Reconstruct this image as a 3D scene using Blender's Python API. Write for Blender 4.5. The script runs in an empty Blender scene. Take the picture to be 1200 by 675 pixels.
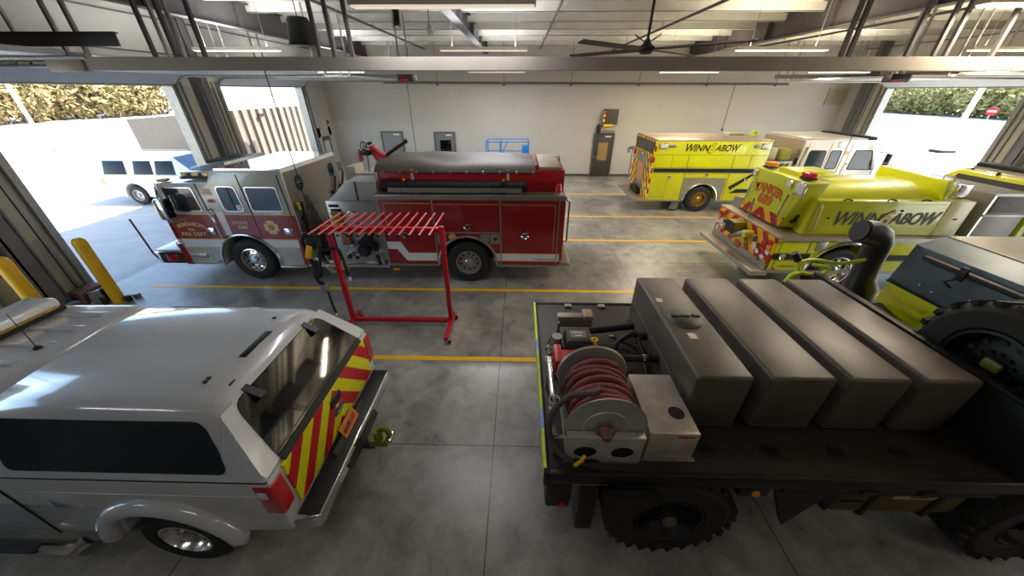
import bpy, bmesh, math, random
from mathutils import Vector, Matrix
rnd = random.Random(7)
SC = bpy.context.scene
COL = SC.collection
PI = math.pi

# ------------------------------------------------------------------ materials
def lin(h):
    h = h.lstrip('#')
    c = [int(h[i:i+2], 16)/255 for i in (0, 2, 4)]
    return tuple(x/12.92 if x <= .04045 else ((x+.055)/1.055)**2.4 for x in c)+(1,)

MATS = {}
def mat(name, col, rough=.5, metal=0., var=.10, scale=6., coat=0., bump=0., emit=None, estr=0., trans=0., spec=.5, alpha=None):
    if name in MATS: return MATS[name]
    m = bpy.data.materials.new(name); m.use_nodes = True
    nt = m.node_tree; b = nt.nodes['Principled BSDF']
    c = lin(col)
    tc = nt.nodes.new('ShaderNodeTexCoord')
    no = nt.nodes.new('ShaderNodeTexNoise'); no.inputs['Scale'].default_value = scale; no.inputs['Detail'].default_value = 5
    nt.links.new(tc.outputs['Object'], no.inputs['Vector'])
    rp = nt.nodes.new('ShaderNodeValToRGB')
    lo = tuple(x*(1-var) for x in c[:3])+(1,); hi = tuple(min(1, x*(1+var)) for x in c[:3])+(1,)
    rp.color_ramp.elements[0].color = lo; rp.color_ramp.elements[0].position = .3
    rp.color_ramp.elements[1].color = hi; rp.color_ramp.elements[1].position = .7
    nt.links.new(no.outputs['Fac'], rp.inputs['Fac'])
    nt.links.new(rp.outputs['Color'], b.inputs['Base Color'])
    b.inputs['Roughness'].default_value = rough; b.inputs['Metallic'].default_value = metal
    b.inputs['Specular IOR Level'].default_value = spec
    if coat: b.inputs['Coat Weight'].default_value = coat; b.inputs['Coat Roughness'].default_value = .06
    if trans: b.inputs['Transmission Weight'].default_value = trans
    if emit: b.inputs['Emission Color'].default_value = lin(emit); b.inputs['Emission Strength'].default_value = estr
    if bump:
        bp = nt.nodes.new('ShaderNodeBump'); bp.inputs['Strength'].default_value = bump; bp.inputs['Distance'].default_value = .01
        nt.links.new(no.outputs['Fac'], bp.inputs['Height']); nt.links.new(bp.outputs['Normal'], b.inputs['Normal'])
    MATS[name] = m
    return m

def stripes(name, cols, expr, period, rough=.4):
    """two-colour diagonal stripes; expr = (a,b,c) weights of object x,y,z, mirrored about centre value of y when 'chev'"""
    if name in MATS: return MATS[name]
    m = bpy.data.materials.new(name); m.use_nodes = True
    nt = m.node_tree; b = nt.nodes['Principled BSDF']; b.inputs['Roughness'].default_value = rough
    N = nt.nodes.new; L = nt.links.new
    tc = N('ShaderNodeTexCoord'); sp = N('ShaderNodeSeparateXYZ'); L(tc.outputs['Object'], sp.inputs[0])
    def mth(op, a, b2=None):
        n = N('ShaderNodeMath'); n.operation = op
        for i, v in enumerate((a, b2)):
            if v is None: continue
            if isinstance(v, (int, float)): n.inputs[i].default_value = v
            else: L(v, n.inputs[i])
        return n.outputs[0]
    y = mth('SUBTRACT', sp.outputs['Y'], expr['yc'])
    if expr.get('chev', True): y = mth('ABSOLUTE', y)
    s = mth('ADD', mth('MULTIPLY', y, expr['ky']), mth('MULTIPLY', sp.outputs['Z'], expr['kz']))
    s = mth('ADD', s, expr.get('off', 0.))
    fr = mth('FRACT', mth('DIVIDE', mth('ADD', s, 100*period), period))
    st = mth('GREATER_THAN', fr, .5)
    mx = N('ShaderNodeMixRGB'); L(st, mx.inputs[0]); mx.inputs[1].default_value = lin(cols[0]); mx.inputs[2].default_value = lin(cols[1])
    L(mx.outputs[0], b.inputs['Base Color'])
    MATS[name] = m
    return m

def diamond(name, col, rough=.3, metal=.85, scale=30.):
    """embossed tread plate"""
    if name in MATS: return MATS[name]
    m = mat(name, col, rough, metal, .12, 9.)
    nt = m.node_tree; b = nt.nodes['Principled BSDF']; N = nt.nodes.new; L = nt.links.new
    tc = N('ShaderNodeTexCoord'); v = N('ShaderNodeTexVoronoi'); v.inputs['Scale'].default_value = scale
    L(tc.outputs['Object'], v.inputs['Vector'])
    bp = N('ShaderNodeBump'); bp.inputs['Strength'].default_value = .35; bp.inputs['Distance'].default_value = .006
    L(v.outputs['Distance'], bp.inputs['Height']); L(bp.outputs['Normal'], b.inputs['Normal'])
    return m

# ------------------------------------------------------------------ objects
def org(o):
    v = Vector((0, 0, 0))
    while o is not None:
        v += o.location; o = o.parent
    return v

def thing(name, label, cat, loc, group=None):
    o = bpy.data.objects.new(name, None); o.empty_display_size = .2
    COL.objects.link(o); o.location = loc
    o['label'] = label; o['category'] = cat
    if group: o['group'] = group
    return o

class MB:
    def __init__(s): s.b = bmesh.new()
    def _new(s, geo): return [v for v in geo if isinstance(v, bmesh.types.BMVert)]
    def box(s, x0, x1, y0, y1, z0, z1, bev=0., seg=2, rot=None):
        if x1 < x0: x0, x1 = x1, x0
        if y1 < y0: y0, y1 = y1, y0
        if z1 < z0: z0, z1 = z1, z0
        t = bmesh.new(); bmesh.ops.create_cube(t, size=1)
        for v in t.verts:
            v.co = Vector(((v.co.x)*(x1-x0), (v.co.y)*(y1-y0), (v.co.z)*(z1-z0)))
        if bev:
            bev = min(bev, .45*min(x1-x0, y1-y0, z1-z0))
            bmesh.ops.bevel(t, geom=t.edges[:], offset=bev, segments=seg, profile=.5, affect='EDGES')
        M = Matrix.Translation(((x0+x1)/2, (y0+y1)/2, (z0+z1)/2))
        if rot is not None: M = M @ rot.to_4x4()
        t.transform(M); s.add(t); return s
    def add(s, t):
        me = bpy.data.meshes.new('tmp'); t.to_mesh(me); t.free(); s.b.from_mesh(me); bpy.data.meshes.remove(me)
    def hull8(s, bot, top, bev=0., seg=3):
        """loft between two quads of 4 points each (same winding)"""
        t = bmesh.new(); n = len(bot)
        a = [t.verts.new(p) for p in bot]; b = [t.verts.new(p) for p in top]
        t.faces.new(a[::-1]); t.faces.new(b)
        for i in range(n): t.faces.new((a[i], a[(i+1) % n], b[(i+1) % n], b[i]))
        bmesh.ops.recalc_face_normals(t, faces=t.faces[:])
        if bev: bmesh.ops.bevel(t, geom=t.edges[:], offset=bev, segments=seg, profile=.5, affect='EDGES')
        s.add(t); return s
    def prism(s, pts, axis, a, b, bev=0., seg=2):
        t = bmesh.new()
        def P(p, w):
            return {'x': (w, p[0], p[1]), 'y': (p[0], w, p[1]), 'z': (p[0], p[1], w)}[axis]
        A = [t.verts.new(P(p, a)) for p in pts]; B = [t.verts.new(P(p, b)) for p in pts]
        n = len(pts)
        t.faces.new(A); t.faces.new(B[::-1])
        for i in range(n): t.faces.new((A[i], B[i], B[(i+1) % n], A[(i+1) % n]))
        bmesh.ops.recalc_face_normals(t, faces=t.faces[:])
        if bev: bmesh.ops.bevel(t, geom=[e for e in t.edges if abs(e.calc_length()) > bev*2.2], offset=bev, segments=seg, profile=.5, affect='EDGES')
        s.add(t); return s
    def ring(s, outer, inner, axis, a, b):
        """flat frame between two closed outlines with equal counts, extruded"""
        def P(p, w):
            return {'x': (w, p[0], p[1]), 'y': (p[0], w, p[1]), 'z': (p[0], p[1], w)}[axis]
        t = bmesh.new(); n = len(outer)
        oa = [t.verts.new(P(p, a)) for p in outer]; ia = [t.verts.new(P(p, a)) for p in inner]
        ob = [t.verts.new(P(p, b)) for p in outer]; ib = [t.verts.new(P(p, b)) for p in inner]
        for i in range(n):
            j = (i+1) % n
            t.faces.new((oa[i], oa[j], ia[j], ia[i])); t.faces.new((ob[i], ib[i], ib[j], ob[j]))
            t.faces.new((oa[i], ob[i], ob[j], oa[j])); t.faces.new((ia[i], ia[j], ib[j], ib[i]))
        bmesh.ops.recalc_face_normals(t, faces=t.faces[:]); s.add(t); return s
    def cyl(s, p0, p1, r, seg=16, r2=None, caps=True):
        p0 = Vector(p0); p1 = Vector(p1); d = p1-p0; t = bmesh.new()
        bmesh.ops.create_cone(t, cap_ends=caps, segments=seg, radius1=r, radius2=r if r2 is None else r2, depth=d.length)
        q = Vector((0, 0, 1)).rotation_difference(d.normalized())
        t.transform(Matrix.Translation((p0+p1)/2) @ q.to_matrix().to_4x4()); s.add(t); return s
    def tube(s, pts, r, seg=8, smooth=0, closed=False):
        P = [Vector(p) for p in pts]
        if smooth and len(P) > 2:
            Q = []; n = len(P)
            for i in range(n if closed else n-1):
                if closed: p0, p1, p2, p3 = P[i-1], P[i], P[(i+1) % n], P[(i+2) % n]
                else: p0, p1, p2, p3 = P[max(i-1, 0)], P[i], P[i+1], P[min(i+2, n-1)]
                for k in range(smooth):
                    u = k/smooth
                    Q.append(.5*((2*p1)+(p2-p0)*u+(2*p0-5*p1+4*p2-p3)*u*u+(3*p1-p0-3*p2+p3)*u**3))
            if not closed: Q.append(P[-1])
            P = Q
        t = bmesh.new(); rings = []; n = len(P); prev = None
        for i in range(n):
            if closed: d = P[(i+1) % n]-P[i-1]
            else: d = P[min(i+1, n-1)]-P[max(i-1, 0)]
            d.normalize()
            if prev is None:
                u = d.cross(Vector((0, 0, 1)) if abs(d.z) < .9 else Vector((1, 0, 0))); u.normalize()
            else:
                u = prev-d*prev.dot(d); u.normalize()
            prev = u; w = d.cross(u)
            rr = r[i] if isinstance(r, (list, tuple)) else r
            rings.append([t.verts.new(P[i]+rr*(math.cos(2*PI*k/seg)*u+math.sin(2*PI*k/seg)*w)) for k in range(seg)])
        for i in range(n if closed else n-1):
            A, B = rings[i], rings[(i+1) % n]
            for k in range(seg): t.faces.new((A[k], A[(k+1) % seg], B[(k+1) % seg], B[k]))
        if not closed: t.faces.new(rings[0][::-1]); t.faces.new(rings[-1])
        bmesh.ops.recalc_face_normals(t, faces=t.faces[:]); s.add(t); return s
    def lathe(s, prof, o, axis, seg=32):
        """prof: (radius, along axis)"""
        ax = Vector(axis).normalized(); u = ax.cross(Vector((0, 0, 1)) if abs(ax.z) < .9 else Vector((1, 0, 0))).normalized(); w = ax.cross(u)
        o = Vector(o); t = bmesh.new(); R = []
        for (r, a) in prof:
            if r < 1e-5: R.append([t.verts.new(o+ax*a)])
            else: R.append([t.verts.new(o+ax*a+r*(math.cos(2*PI*k/seg)*u+math.sin(2*PI*k/seg)*w)) for k in range(seg)])
        for A, B in zip(R, R[1:]):
            for k in range(seg):
                j = (k+1) % seg
                if len(A) == 1 and len(B) == 1: continue
                if len(A) == 1: t.faces.new((A[0], B[j], B[k]))
                elif len(B) == 1: t.faces.new((A[k], A[j], B[0]))
                else: t.faces.new((A[k], A[j], B[j], B[k]))
        bmesh.ops.recalc_face_normals(t, faces=t.faces[:]); s.add(t); return s
    def build(s, name, m, parent=None, loc=None, label=None, kind=None, cat=None, group=None, flat=False):
        me = bpy.data.meshes.new(name)
        o = bpy.data.objects.new(name, me); COL.objects.link(o)
        if parent is not None: o.parent = parent; off = org(parent)
        elif loc is not None: o.location = loc; off = Vector(loc)
        else: off = Vector((0, 0, 0))
        s.b.transform(Matrix.Translation(-off))
        s.b.to_mesh(me); s.b.free()
        if not flat:
            for p in me.polygons: p.use_smooth = True
            me.set_sharp_from_angle(angle=math.radians(33))
        me.materials.append(m)
        if label: o['label'] = label
        if kind: o['kind'] = kind
        if cat: o['category'] = cat
        if group: o['group'] = group
        return o

def copy_tree(o, parent=None):
    c = o.copy(); COL.objects.link(c)
    if parent is not None: c.parent = parent
    for ch in list(o.children): copy_tree(ch, c)
    return c

def text_mesh(s, width, height, xdir, up, centre, m, parent, name='lettering', shear=0., arc=0., bold=0., taper=0., depth=.004, spacing=1., label=None):
    cu = bpy.data.curves.new('t', 'FONT'); cu.body = s; cu.align_x = 'CENTER'; cu.align_y = 'CENTER'
    cu.extrude = 0; cu.offset = bold; cu.shear = shear; cu.space_character = spacing; cu.resolution_u = 4
    t = bpy.data.objects.new('t', cu); COL.objects.link(t)
    dg = bpy.context.evaluated_depsgraph_get(); dg.update()
    me = bpy.data.meshes.new_from_object(t.evaluated_get(dg))
    bpy.data.objects.remove(t); bpy.data.curves.remove(cu)
    xs = [v.co.x for v in me.vertices]; ys = [v.co.y for v in me.vertices]
    x0, x1, y0, y1 = min(xs), max(xs), min(ys), max(ys)
    X = Vector(xdir).normalized(); U = Vector(up).normalized(); Nn = X.cross(U)
    c = Vector(centre)-org(parent)
    b = bmesh.new(); b.from_mesh(me); bpy.data.meshes.remove(me)
    for v in b.verts:
        u = (v.co.x-x0)/(x1-x0)*2-1; w = (v.co.y-y0)/(y1-y0)-.5
        if taper: w *= 1-abs(taper)*(1-(u if taper > 0 else -u))/2
        v.co = c+X*(u*width/2)+U*(w*height+arc*(1-u*u))+Nn*depth
    o = bpy.data.objects.new(name, bpy.data.meshes.new(name)); COL.objects.link(o); o.parent = parent
    b.to_mesh(o.data); b.free(); o.data.materials.append(m)
    if label: o['label'] = label
    return o

def arc_pts(cx, cz, r, a0, a1, n):
    return [(cx+r*math.cos(math.radians(a0+(a1-a0)*i/n)), cz+r*math.sin(math.radians(a0+(a1-a0)*i/n))) for i in range(n+1)]

def rrect(x0, x1, z0, z1, r, n=4):
    P = []
    for (cx, cz, a) in ((x1-r, z1-r, 0), (x0+r, z1-r, 90), (x0+r, z0+r, 180), (x1-r, z0+r, 270)):
        P += arc_pts(cx, cz, r, a, a+90, n)
    return P

def rpoly(pts, r, n=4):
    """rounded polygon"""
    out = []; k = len(pts)
    for i in range(k):
        p0, p, p1 = Vector(pts[i-1]), Vector(pts[i]), Vector(pts[(i+1) % k])
        d0 = (p0-p); d1 = (p1-p); rr = min(r, .45*d0.length, .45*d1.length)
        a = p+d0.normalized()*rr; b = p+d1.normalized()*rr
        for j in range(n+1):
            u = j/n; q = (1-u)**2*a+2*u*(1-u)*p+u*u*b; out.append((q.x, q.y))
    return out

# ------------------------------------------------------------------ shared materials
M_CHROME = mat('chrome', '#d2d2d0', .16, 1., .04)
M_ALU = mat('brushed_aluminium', '#a9a6a0', .38, .85, .10, 14)
M_STEEL = mat('galvanised_steel', '#9b9890', .42, .7, .14, 12)
M_TREAD = diamond('tread_plate', '#aaa69e', .38, .75)
M_RUBBER = mat('tyre_rubber', '#1b1a19', .72, 0, .2, 20, bump=.1)
M_BLACK = mat('black_plastic', '#151515', .5, 0, .2, 14)
M_HOSEBLK = mat('black_hose_rubber', '#161514', .48, 0, .2, 20)
M_GLASSDK = mat('tinted_glass', '#0d1113', .04, 0, .05, 2, spec=.9)
M_GLASS = mat('cab_glass', '#2c3a3e', .05, 0, .15, 2, spec=.9)
M_RED = mat('fire_red_paint', '#8f0a14', .28, 0, .05, 3, coat=.7)
M_REDRACK = mat('red_enamel', '#b5121c', .38, 0, .06, 8)
M_LIME = mat('lime_yellow_paint', '#c8cc10', .3, 0, .04, 3, coat=.6)
M_WHITE = mat('white_paint', '#d9d9d6', .3, 0, .03, 3, coat=.6)
M_SILVER = mat('warm_silver_paint', '#c6c3bb', .3, .15, .04, 3, coat=.5)
M_GOLD = mat('gold_leaf', '#d9b45a', .4, .2, .1, 20)
M_AMBER = mat('amber_lens', '#e08a12', .2, 0, .05, 20, coat=.5)
M_LENSRED = mat('red_lens', '#b3121c', .2, 0, .1, 30, coat=.5)
M_LENSCLR = mat('clear_lens', '#d8dadb', .15, .1, .1, 40, coat=.6)
M_DARK = mat('dark_steel', '#242220', .5, .4, .2, 10)
M_UNDER = mat('chassis_black', '#191817', .65, .1, .2, 8)
M_YEL = mat('safety_yellow', '#f6b800', .4, 0, .06, 6)
M_TXTBLK = mat('black_vinyl', '#161616', .45, 0, .05)
M_TXTORG = mat('orange_vinyl', '#d9761a', .4, 0, .06)
M_TXTRED = mat('dark_red_vinyl', '#a3231a', .4, 0, .06)
M_CREAM = mat('cream_vinyl', '#e6c98c', .4, 0, .06)
M_BRASS = mat('brass', '#a8894a', .35, .85, .12, 20)

def wheel(parent, x, y, z, r, w, side, rimr=None, rim=M_ALU, name='wheel', lugs=0, holes=10, cap=True, axis=None):
    """side = -1: outer face looks to -Y. tyre is the part, rim and hub its sub-parts"""
    ax = Vector((0, side, 0)) if axis is None else Vector(axis)
    o = Vector((x, y, z)); rimr = rimr or r*.56
    h = w/2
    t = MB().lathe([(rimr, -h*.8), (rimr+.02, -h), (r*.86, -h*1.05), (r*.965, -h*.86), (r, -h*.7), (r, h*.7), (r*.965, h*.86), (r*.86, h*1.05), (rimr+.03, h), (rimr, h*.8), (rimr*.98, h*.5), (rimr*.98, -h*.8), (rimr, -h*.8)], o, ax, 48)
    if lugs:
        u = ax.cross(Vector((0, 0, 1))).normalized(); v = ax.cross(u)
        for i in range(lugs):
            for sgn in (-1, 1):
                a = 2*PI*(i+.25*sgn)/lugs
                c = o+ax*(sgn*h*.52)+(r*.99)*(math.cos(a)*u+math.sin(a)*v)
                R = Matrix((ax, -math.sin(a)*u+math.cos(a)*v, math.cos(a)*u+math.sin(a)*v)).transposed()
                R = R @ Matrix.Rotation(.35*sgn, 3, 'Z')
                q = bmesh.new(); bmesh.ops.create_cube(q, size=1)
                for vv in q.verts: vv.co = Vector((vv.co.x*h*.95, vv.co.y*r*2*PI/lugs*.48, vv.co.z*r*.075))
                q.transform(Matrix.Translation(c) @ R.to_4x4()); t.add(q)
    tyre = t.build(name, M_RUBBER, parent)
    rm = MB().lathe([(rimr*.99, h*.55), (rimr*1.02, h*.95), (rimr*.94, h*.98), (rimr*.88, h*.55), (rimr*.8, h*.3), (rimr*.62, h*.42), (rimr*.45, h*.5), (rimr*.3, h*.5), (0, h*.5)], o, ax, 32)
    rm.build('rim', rim, tyre)
    u = ax.cross(Vector((0, 0, 1))).normalized(); v = ax.cross(u)
    hb = MB()
    if cap: hb.lathe([(rimr*.3, h*.45), (rimr*.3, h*.8), (rimr*.2, h*.95), (0, h*.98)], o, ax, 20)
    for i in range(holes):
        a = 2*PI*i/holes
        c = o+ax*(h*.42)+rimr*.42*(math.cos(a)*u+math.sin(a)*v)
        hb.cyl(c, c+ax*h*.26, rimr*.055, 6)
    hb.build('hub', rim, tyre)
    if side < 0:
        for i in range(holes):
            a = 2*PI*(i+.5)/holes
            c = o+ax*(h*.37)+rimr*.7*(math.cos(a)*u+math.sin(a)*v)
            MB().cyl(c, c+ax*h*.06, rimr*.085, 10).build('vent_hole', M_UNDER, tyre)
    return tyre
# ------------------------------------------------------------------ setting
XL, XR, YB, YF, H = -9.9, 16.0, 19.4, -1.6, 6.25
def S(name, mb, m, flat=False):
    return mb.build(name, m, kind='structure', flat=flat)

def concrete(name, ramp, rough, joints, jcol):
    m = bpy.data.materials.new(name); m.use_nodes = True; nt = m.node_tree; b = nt.nodes['Principled BSDF']
    N = nt.nodes.new; L = nt.links.new
    tc = N('ShaderNodeTexCoord')
    def noise(s, d=6, dist=0.):
        n = N('ShaderNodeTexNoise'); n.inputs['Scale'].default_value = s; n.inputs['Detail'].default_value = d; n.inputs['Distortion'].default_value = dist
        L(tc.outputs['Object'], n.inputs['Vector']); return n.outputs['Fac']
    n1, n2, n3 = noise(.55, 8, 1.2), noise(3.2, 8, .8), noise(22, 4)
    def mth(op, a, c=None):
        n = N('ShaderNodeMath'); n.operation = op
        for i, v in enumerate((a, c)):
            if v is None: continue
            if isinstance(v, (int, float)): n.inputs[i].default_value = v
            else: L(v, n.inputs[i])
        return n.outputs[0]
    f = mth('ADD', mth('ADD', mth('MULTIPLY', n1, .5), mth('MULTIPLY', n2, .38)), mth('MULTIPLY', n3, .12))
    rp = N('ShaderNodeValToRGB'); L(f, rp.inputs['Fac'])
    e = rp.color_ramp.elements
    e[0].position, e[0].color = .36, lin(ramp[0]); e[1].position, e[1].color = .64, lin(ramp[2])
    k = e.new(.5); k.color = lin(ramp[1])
    col = rp.outputs['Color']
    if joints:
        sp = N('ShaderNodeSeparateXYZ'); L(tc.outputs['Object'], sp.inputs[0])
        def line(v, off, per, w):
            fr = mth('FRACT', mth('DIVIDE', mth('ADD', v, 100*per-off), per))
            return mth('LESS_THAN', fr, w/per)
        ln = mth('MAXIMUM', line(sp.outputs['X'], joints[0], joints[1], .014), line(sp.outputs['Y'], joints[2], joints[3], .014))
        mx = N('ShaderNodeMixRGB'); L(ln, mx.inputs[0]); L(col, mx.inputs[1]); mx.inputs[2].default_value = lin(jcol); col = mx.outputs[0]
    L(col, b.inputs['Base Color'])
    r = N('ShaderNodeMapRange'); L(n2, r.inputs[0]); r.inputs[3].default_value = rough-.08; r.inputs[4].default_value = rough+.1
    L(r.outputs[0], b.inputs['Roughness'])
    return m

M_FLOOR = concrete('polished_concrete', ('#67655f', '#8a8780', '#a8a49a'), .3, (-.31, 3.08, 2.8, 5.65), '#3c3a36')
M_APRON = concrete('apron_concrete', ('#a7a49c', '#b3b0a8', '#c0bdb5'), .8, None, None)
S('floor', MB().box(XL, XR, YF, YB, -.25, 0), M_FLOOR, True)
S('ground', MB().box(-220, 220, -160, 260, -.6, -.03), M_APRON, True)
for y in (4.49, 6.87, 10.04, 12.4, 15.58):
    S('floor_marking', MB().box(-8.9, 15.2, y-.05, y+.05, .0005, .003), M_YEL, True)

M_WALL = mat('painted_gypsum_wall', '#b8b4aa', .75, 0, .03, 1.2)
M_PANEL = mat('insulated_metal_panel', '#b9b6aa', .55, .1, .05, 2)
M_GREY = mat('grey_frame_steel', '#6c6a68', .5, .2, .08, 4)
M_BEIGE = mat('beige_trim_metal', '#b0a791', .5, .1, .05, 3)
M_FRAME = mat('dark_frame_steel', '#5a5654', .55, .1, .1, 3)
M_GALV = mat('roof_deck_metal', '#d2d0c6', .55, .2, .08, 2)

# left and right walls with three door openings each
OP = ((.6, 4.9), (6.6, 10.9), (12.65, 17.4)); HD = 4.22
def side_wall(name, x0, x1):
    b = MB(); ys = [YF]+[v for o in OP for v in o]+[YB]
    for i in range(0, len(ys), 2): b.box(x0, x1, ys[i], ys[i+1], 0, HD)
    b.box(x0, x1, YF, YB, HD, H)
    S(name, b, M_PANEL, True)
side_wall('wall_left', XL-.25, XL); side_wall('wall_right', XR, XR+.25)
S('wall_back', MB().box(XL-.25, XR+.25, YB, YB+.25, 0, H), M_WALL, True)
S('wall_front', MB().box(XL-.25, XR+.25, YF-.25, YF, 0, H), mat('dim_front_wall', '#5b5853', .8, 0, .05, 2), True)
S('baseboard_back', MB().box(XL, XR, YB-.02, YB, 0, .12), mat('dark_base', '#4b4845', .6), True)
# wall girts (horizontal panel seams) above the doors
for x, sx in ((XL, 1), (XR, -1)):
    b = MB()
    for z in (4.95, 5.75): b.box(x, x+sx*.05, YF, YB, z, z+.03)
    S('trim_1' if sx > 0 else 'trim_2', b, M_FRAME, True)

# door surrounds, steel columns, raised overhead doors and their tracks
def jamb(x, sx, y, dy, n):
    """jamb angle + track at one side of a door opening; dy points away from the opening"""
    b = MB()
    b.box(x-.27*sx, x+.03*sx, y-.012*dy, y+.06*dy, 0, HD+.1)
    b.box(x, x+.09*sx, y+.10*dy, y+.16*dy, 0, HD+.1)
    b.box(x, x+.06*sx, y+.28*dy, y+.33*dy, 0, HD+.1)
    S('trim_%d' % n, b, M_STEEL, True)
k = 3
for x, sx in ((XL, 1), (XR, -1)):
    for (a, c) in OP:
        jamb(x, sx, a, -1, k); jamb(x, sx, c, 1, k+1); k += 2
        S('trim_%d' % k, MB().box(x-.25*sx, x+.05*sx, a, c, HD-.02, HD+.08), M_STEEL, True); k += 1
M_DOOR = mat('overhead_door_panel', '#c3c9cf', .5, .1, .04, 3)
nd = 1
for x, sx in ((XL, 1), (XR, -1)):
    for i, (a, c) in enumerate(OP):
        b = MB()
        for q in range(7): b.box(x+sx*(.35+q*.56), x+sx*(.35+q*.56+.55), a-.05, c+.05, 4.47, 4.53, .012)
        b.prism([(x+sx*.05, 4.24), (x+sx*.10, 4.24), (x+sx*.36, 4.47), (x+sx*.34, 4.53)], 'y', a-.05, c+.05)
        d = S('door_%d' % nd, b, M_DOOR); nd += 1
        for y in (a-.12, c+.12):
            t = MB().tube([(x+sx*.06, y, 3.9), (x+sx*.08, y, 4.2), (x+sx*.2, y, 4.38), (x+sx*.4, y, 4.44), (x+sx*2.5, y, 4.45), (x+sx*4.4, y, 4.46)], .028, 6)
            t.box(x+sx*.4, x+sx*4.4, y-.02, y+.02, 4.44, 4.5)
            t.build('track', M_STEEL, d)
        t = MB().cyl((x+sx*.3, a-.1, 4.75), (x+sx*.3, c+.1, 4.75), .05, 12)
        t.build('torsion_tube', M_STEEL, d)
        t = MB().box(x+sx*.4, x+sx*5.0, c+.03, c+.05, 4.56, 4.7).box(x+sx*.4, x+sx*5.0, c+.03, c+.09, 4.69, 4.705)
        t.build('side_angle', M_FRAME, d)
        for xx in (1.6, 4.2):
            for y in (a-.12, c+.12):
                t = MB().box(x+sx*xx-.02, x+sx*xx+.02, y-.02, y+.02, 4.46, 6.05)
                t.box(x+sx*(xx+.25)-.02, x+sx*(xx+.25)+.02, y-.02, y+.02, 4.46, 6.05)
                t.build('hanger', M_STEEL, d)
# columns between doors, outlined in grey steel
for x, sx in ((XL, 1), (XR, -1)):
    for y in ((5.75, 11.75) if sx > 0 else (5.75, 11.75, 18.3)):
        b = MB(); b.box(x, x+.27*sx, y-.14, y-.12+.02, 0, 6.05); b.box(x, x+.27*sx, y+.12, y+.14, 0, 6.05); b.box(x+.24*sx, x+.27*sx, y-.18, y+.18, 0, 6.05)
        b.box(x+.0*sx, x+.03*sx, y-.18, y+.18, 0, 6.05)
        S('column', b, mat('column_steel', '#716e6d', .5, .15, .08, 3), True)
        S('trim_%d' % k, MB().box(x, x+.04*sx, y-.55, y-.3, 0, 4.2).box(x, x+.04*sx, y+.3, y+.5, 0, 4.2), M_BEIGE, True); k += 1

# roof deck, purlins and rafters
b = MB()
n = 60
for i in range(n):
    y0 = YF+(YB-YF)*i/n; dy = (YB-YF)/n
    b.prism([(y0, 6.12), (y0+dy*.5, 6.12), (y0+dy*.62, 6.18), (y0+dy*.88, 6.18), (y0+dy, 6.12), (y0+dy, 6.22), (y0, 6.22)], 'x', XL-.25, XR+.25)
S('ceiling', b, M_GALV, True)
for i in range(14):
    y = -.6+i*1.5
    b = MB().box(XL, XR, y, y+.01, 5.9, 6.12).box(XL, XR, y, y+.08, 5.9, 5.915).box(XL, XR, y-.08, y, 6.105, 6.12)
    S('ceiling_beam', b, M_GALV, True)
for x, z0, z1, w in ((-7.4, 5.5, 6.05, .22), (-1.65, 5.62, 6.05, .24), (7.9, 5.5, 6.1, .26)):
    b = MB().box(x-.008, x+.008, YF, YB, z0, z1).box(x-w/2, x+w/2, YF, YB, z0-.016, z0).box(x-w/2, x+w/2, YF, YB, z1, z1+.016)
    for q in range(8): b.box(x-w/2, x+w/2, .5+q*2.6, .515+q*2.6, z0, z1)
    S('roof_beam', b, mat('dark_rafter_paint', '#4a4645', .6, .1, .06, 3), True)
b = MB()
for q in range(10): b.tube([(-9.5+q*2.5, 2+(q % 2)*.2, 6.0), (-7+q*2.5, 10, 5.92)], .012, 5)
S('trim_%d' % k, b, M_FRAME); k += 1
for x, z, lb in ((-4.6, 5.8, 'dark sprinkler pipe under the roof beside the hanging black speaker'), (.9, 5.82, 'dark sprinkler pipe running under the roof left of the fan'), (4.3, 5.75, 'dark sprinkler pipe under the roof just beyond the fan rod'), (10.6, 5.8, 'dark sprinkler pipe under the roof past the deepest roof beam')):
    o = MB().cyl((x, YF, z), (x, YB, z), .035, 8).build('sprinkler_pipe', M_FRAME, loc=(x, 8, z)); o['label'] = lb; o['category'] = 'pipe'; o['group'] = 'sprinkler pipes under the roof'
    g_ = MB()
    for q in range(5): g_.cyl((x, 1+q*4, z), (x, 1+q*4, 6.12), .01, 5)
    g_.build('hanger', M_FRAME, o)

# back wall doors, louvre, notices
def flush_door(name, x0, x1, z1, win=None, mcol=M_GREY):
    d = S(name, MB().box(x0, x1, YB-.05, YB, 0, z1, .008), mcol)
    f = MB().box(x0-.06, x0, YB-.07, YB, 0, z1+.06).box(x1, x1+.06, YB-.07, YB, 0, z1+.06).box(x0, x1, YB-.07, YB, z1, z1+.06)
    f.build('frame', M_FRAME, d)
    MB().box(x1-.42, x1-.12, YB-.058, YB-.045, z1-.13, z1-.06).build('notice', M_WHITE, d)
    hx = x0+.1
    MB().cyl((hx, YB-.05, 1.0), (hx, YB-.11, 1.0), .03, 10).box(hx, hx+.12, YB-.12, YB-.1, .985, 1.015).build('handle', M_STEEL, d)
    if win: MB().box(win[0], win[1], YB-.062, YB-.04, win[2], win[3]).build('pane', win[4], d)
M_DKDOOR = mat('charcoal_door_paint', '#3d3a37', .5, 0, .05, 4)
M_GREYDOOR = mat('grey_door_paint', '#7d7b78', .5, 0, .04, 4)
flush_door('door_7', -7.32, -6.28, 2.18, None, M_GREYDOOR)
flush_door('door_8', -4.5, -3.5, 2.16, (-4.27, -3.68, .75, 1.82, M_GLASSDK), M_GREY)
flush_door('door_9', 3.92, 4.9, 2.12, (4.16, 4.66, .85, 1.72, mat('amber_pane', '#9c7f4e', .3, 0, .2, 4)), M_DKDOOR)  # third door has an amber toned pane
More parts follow.
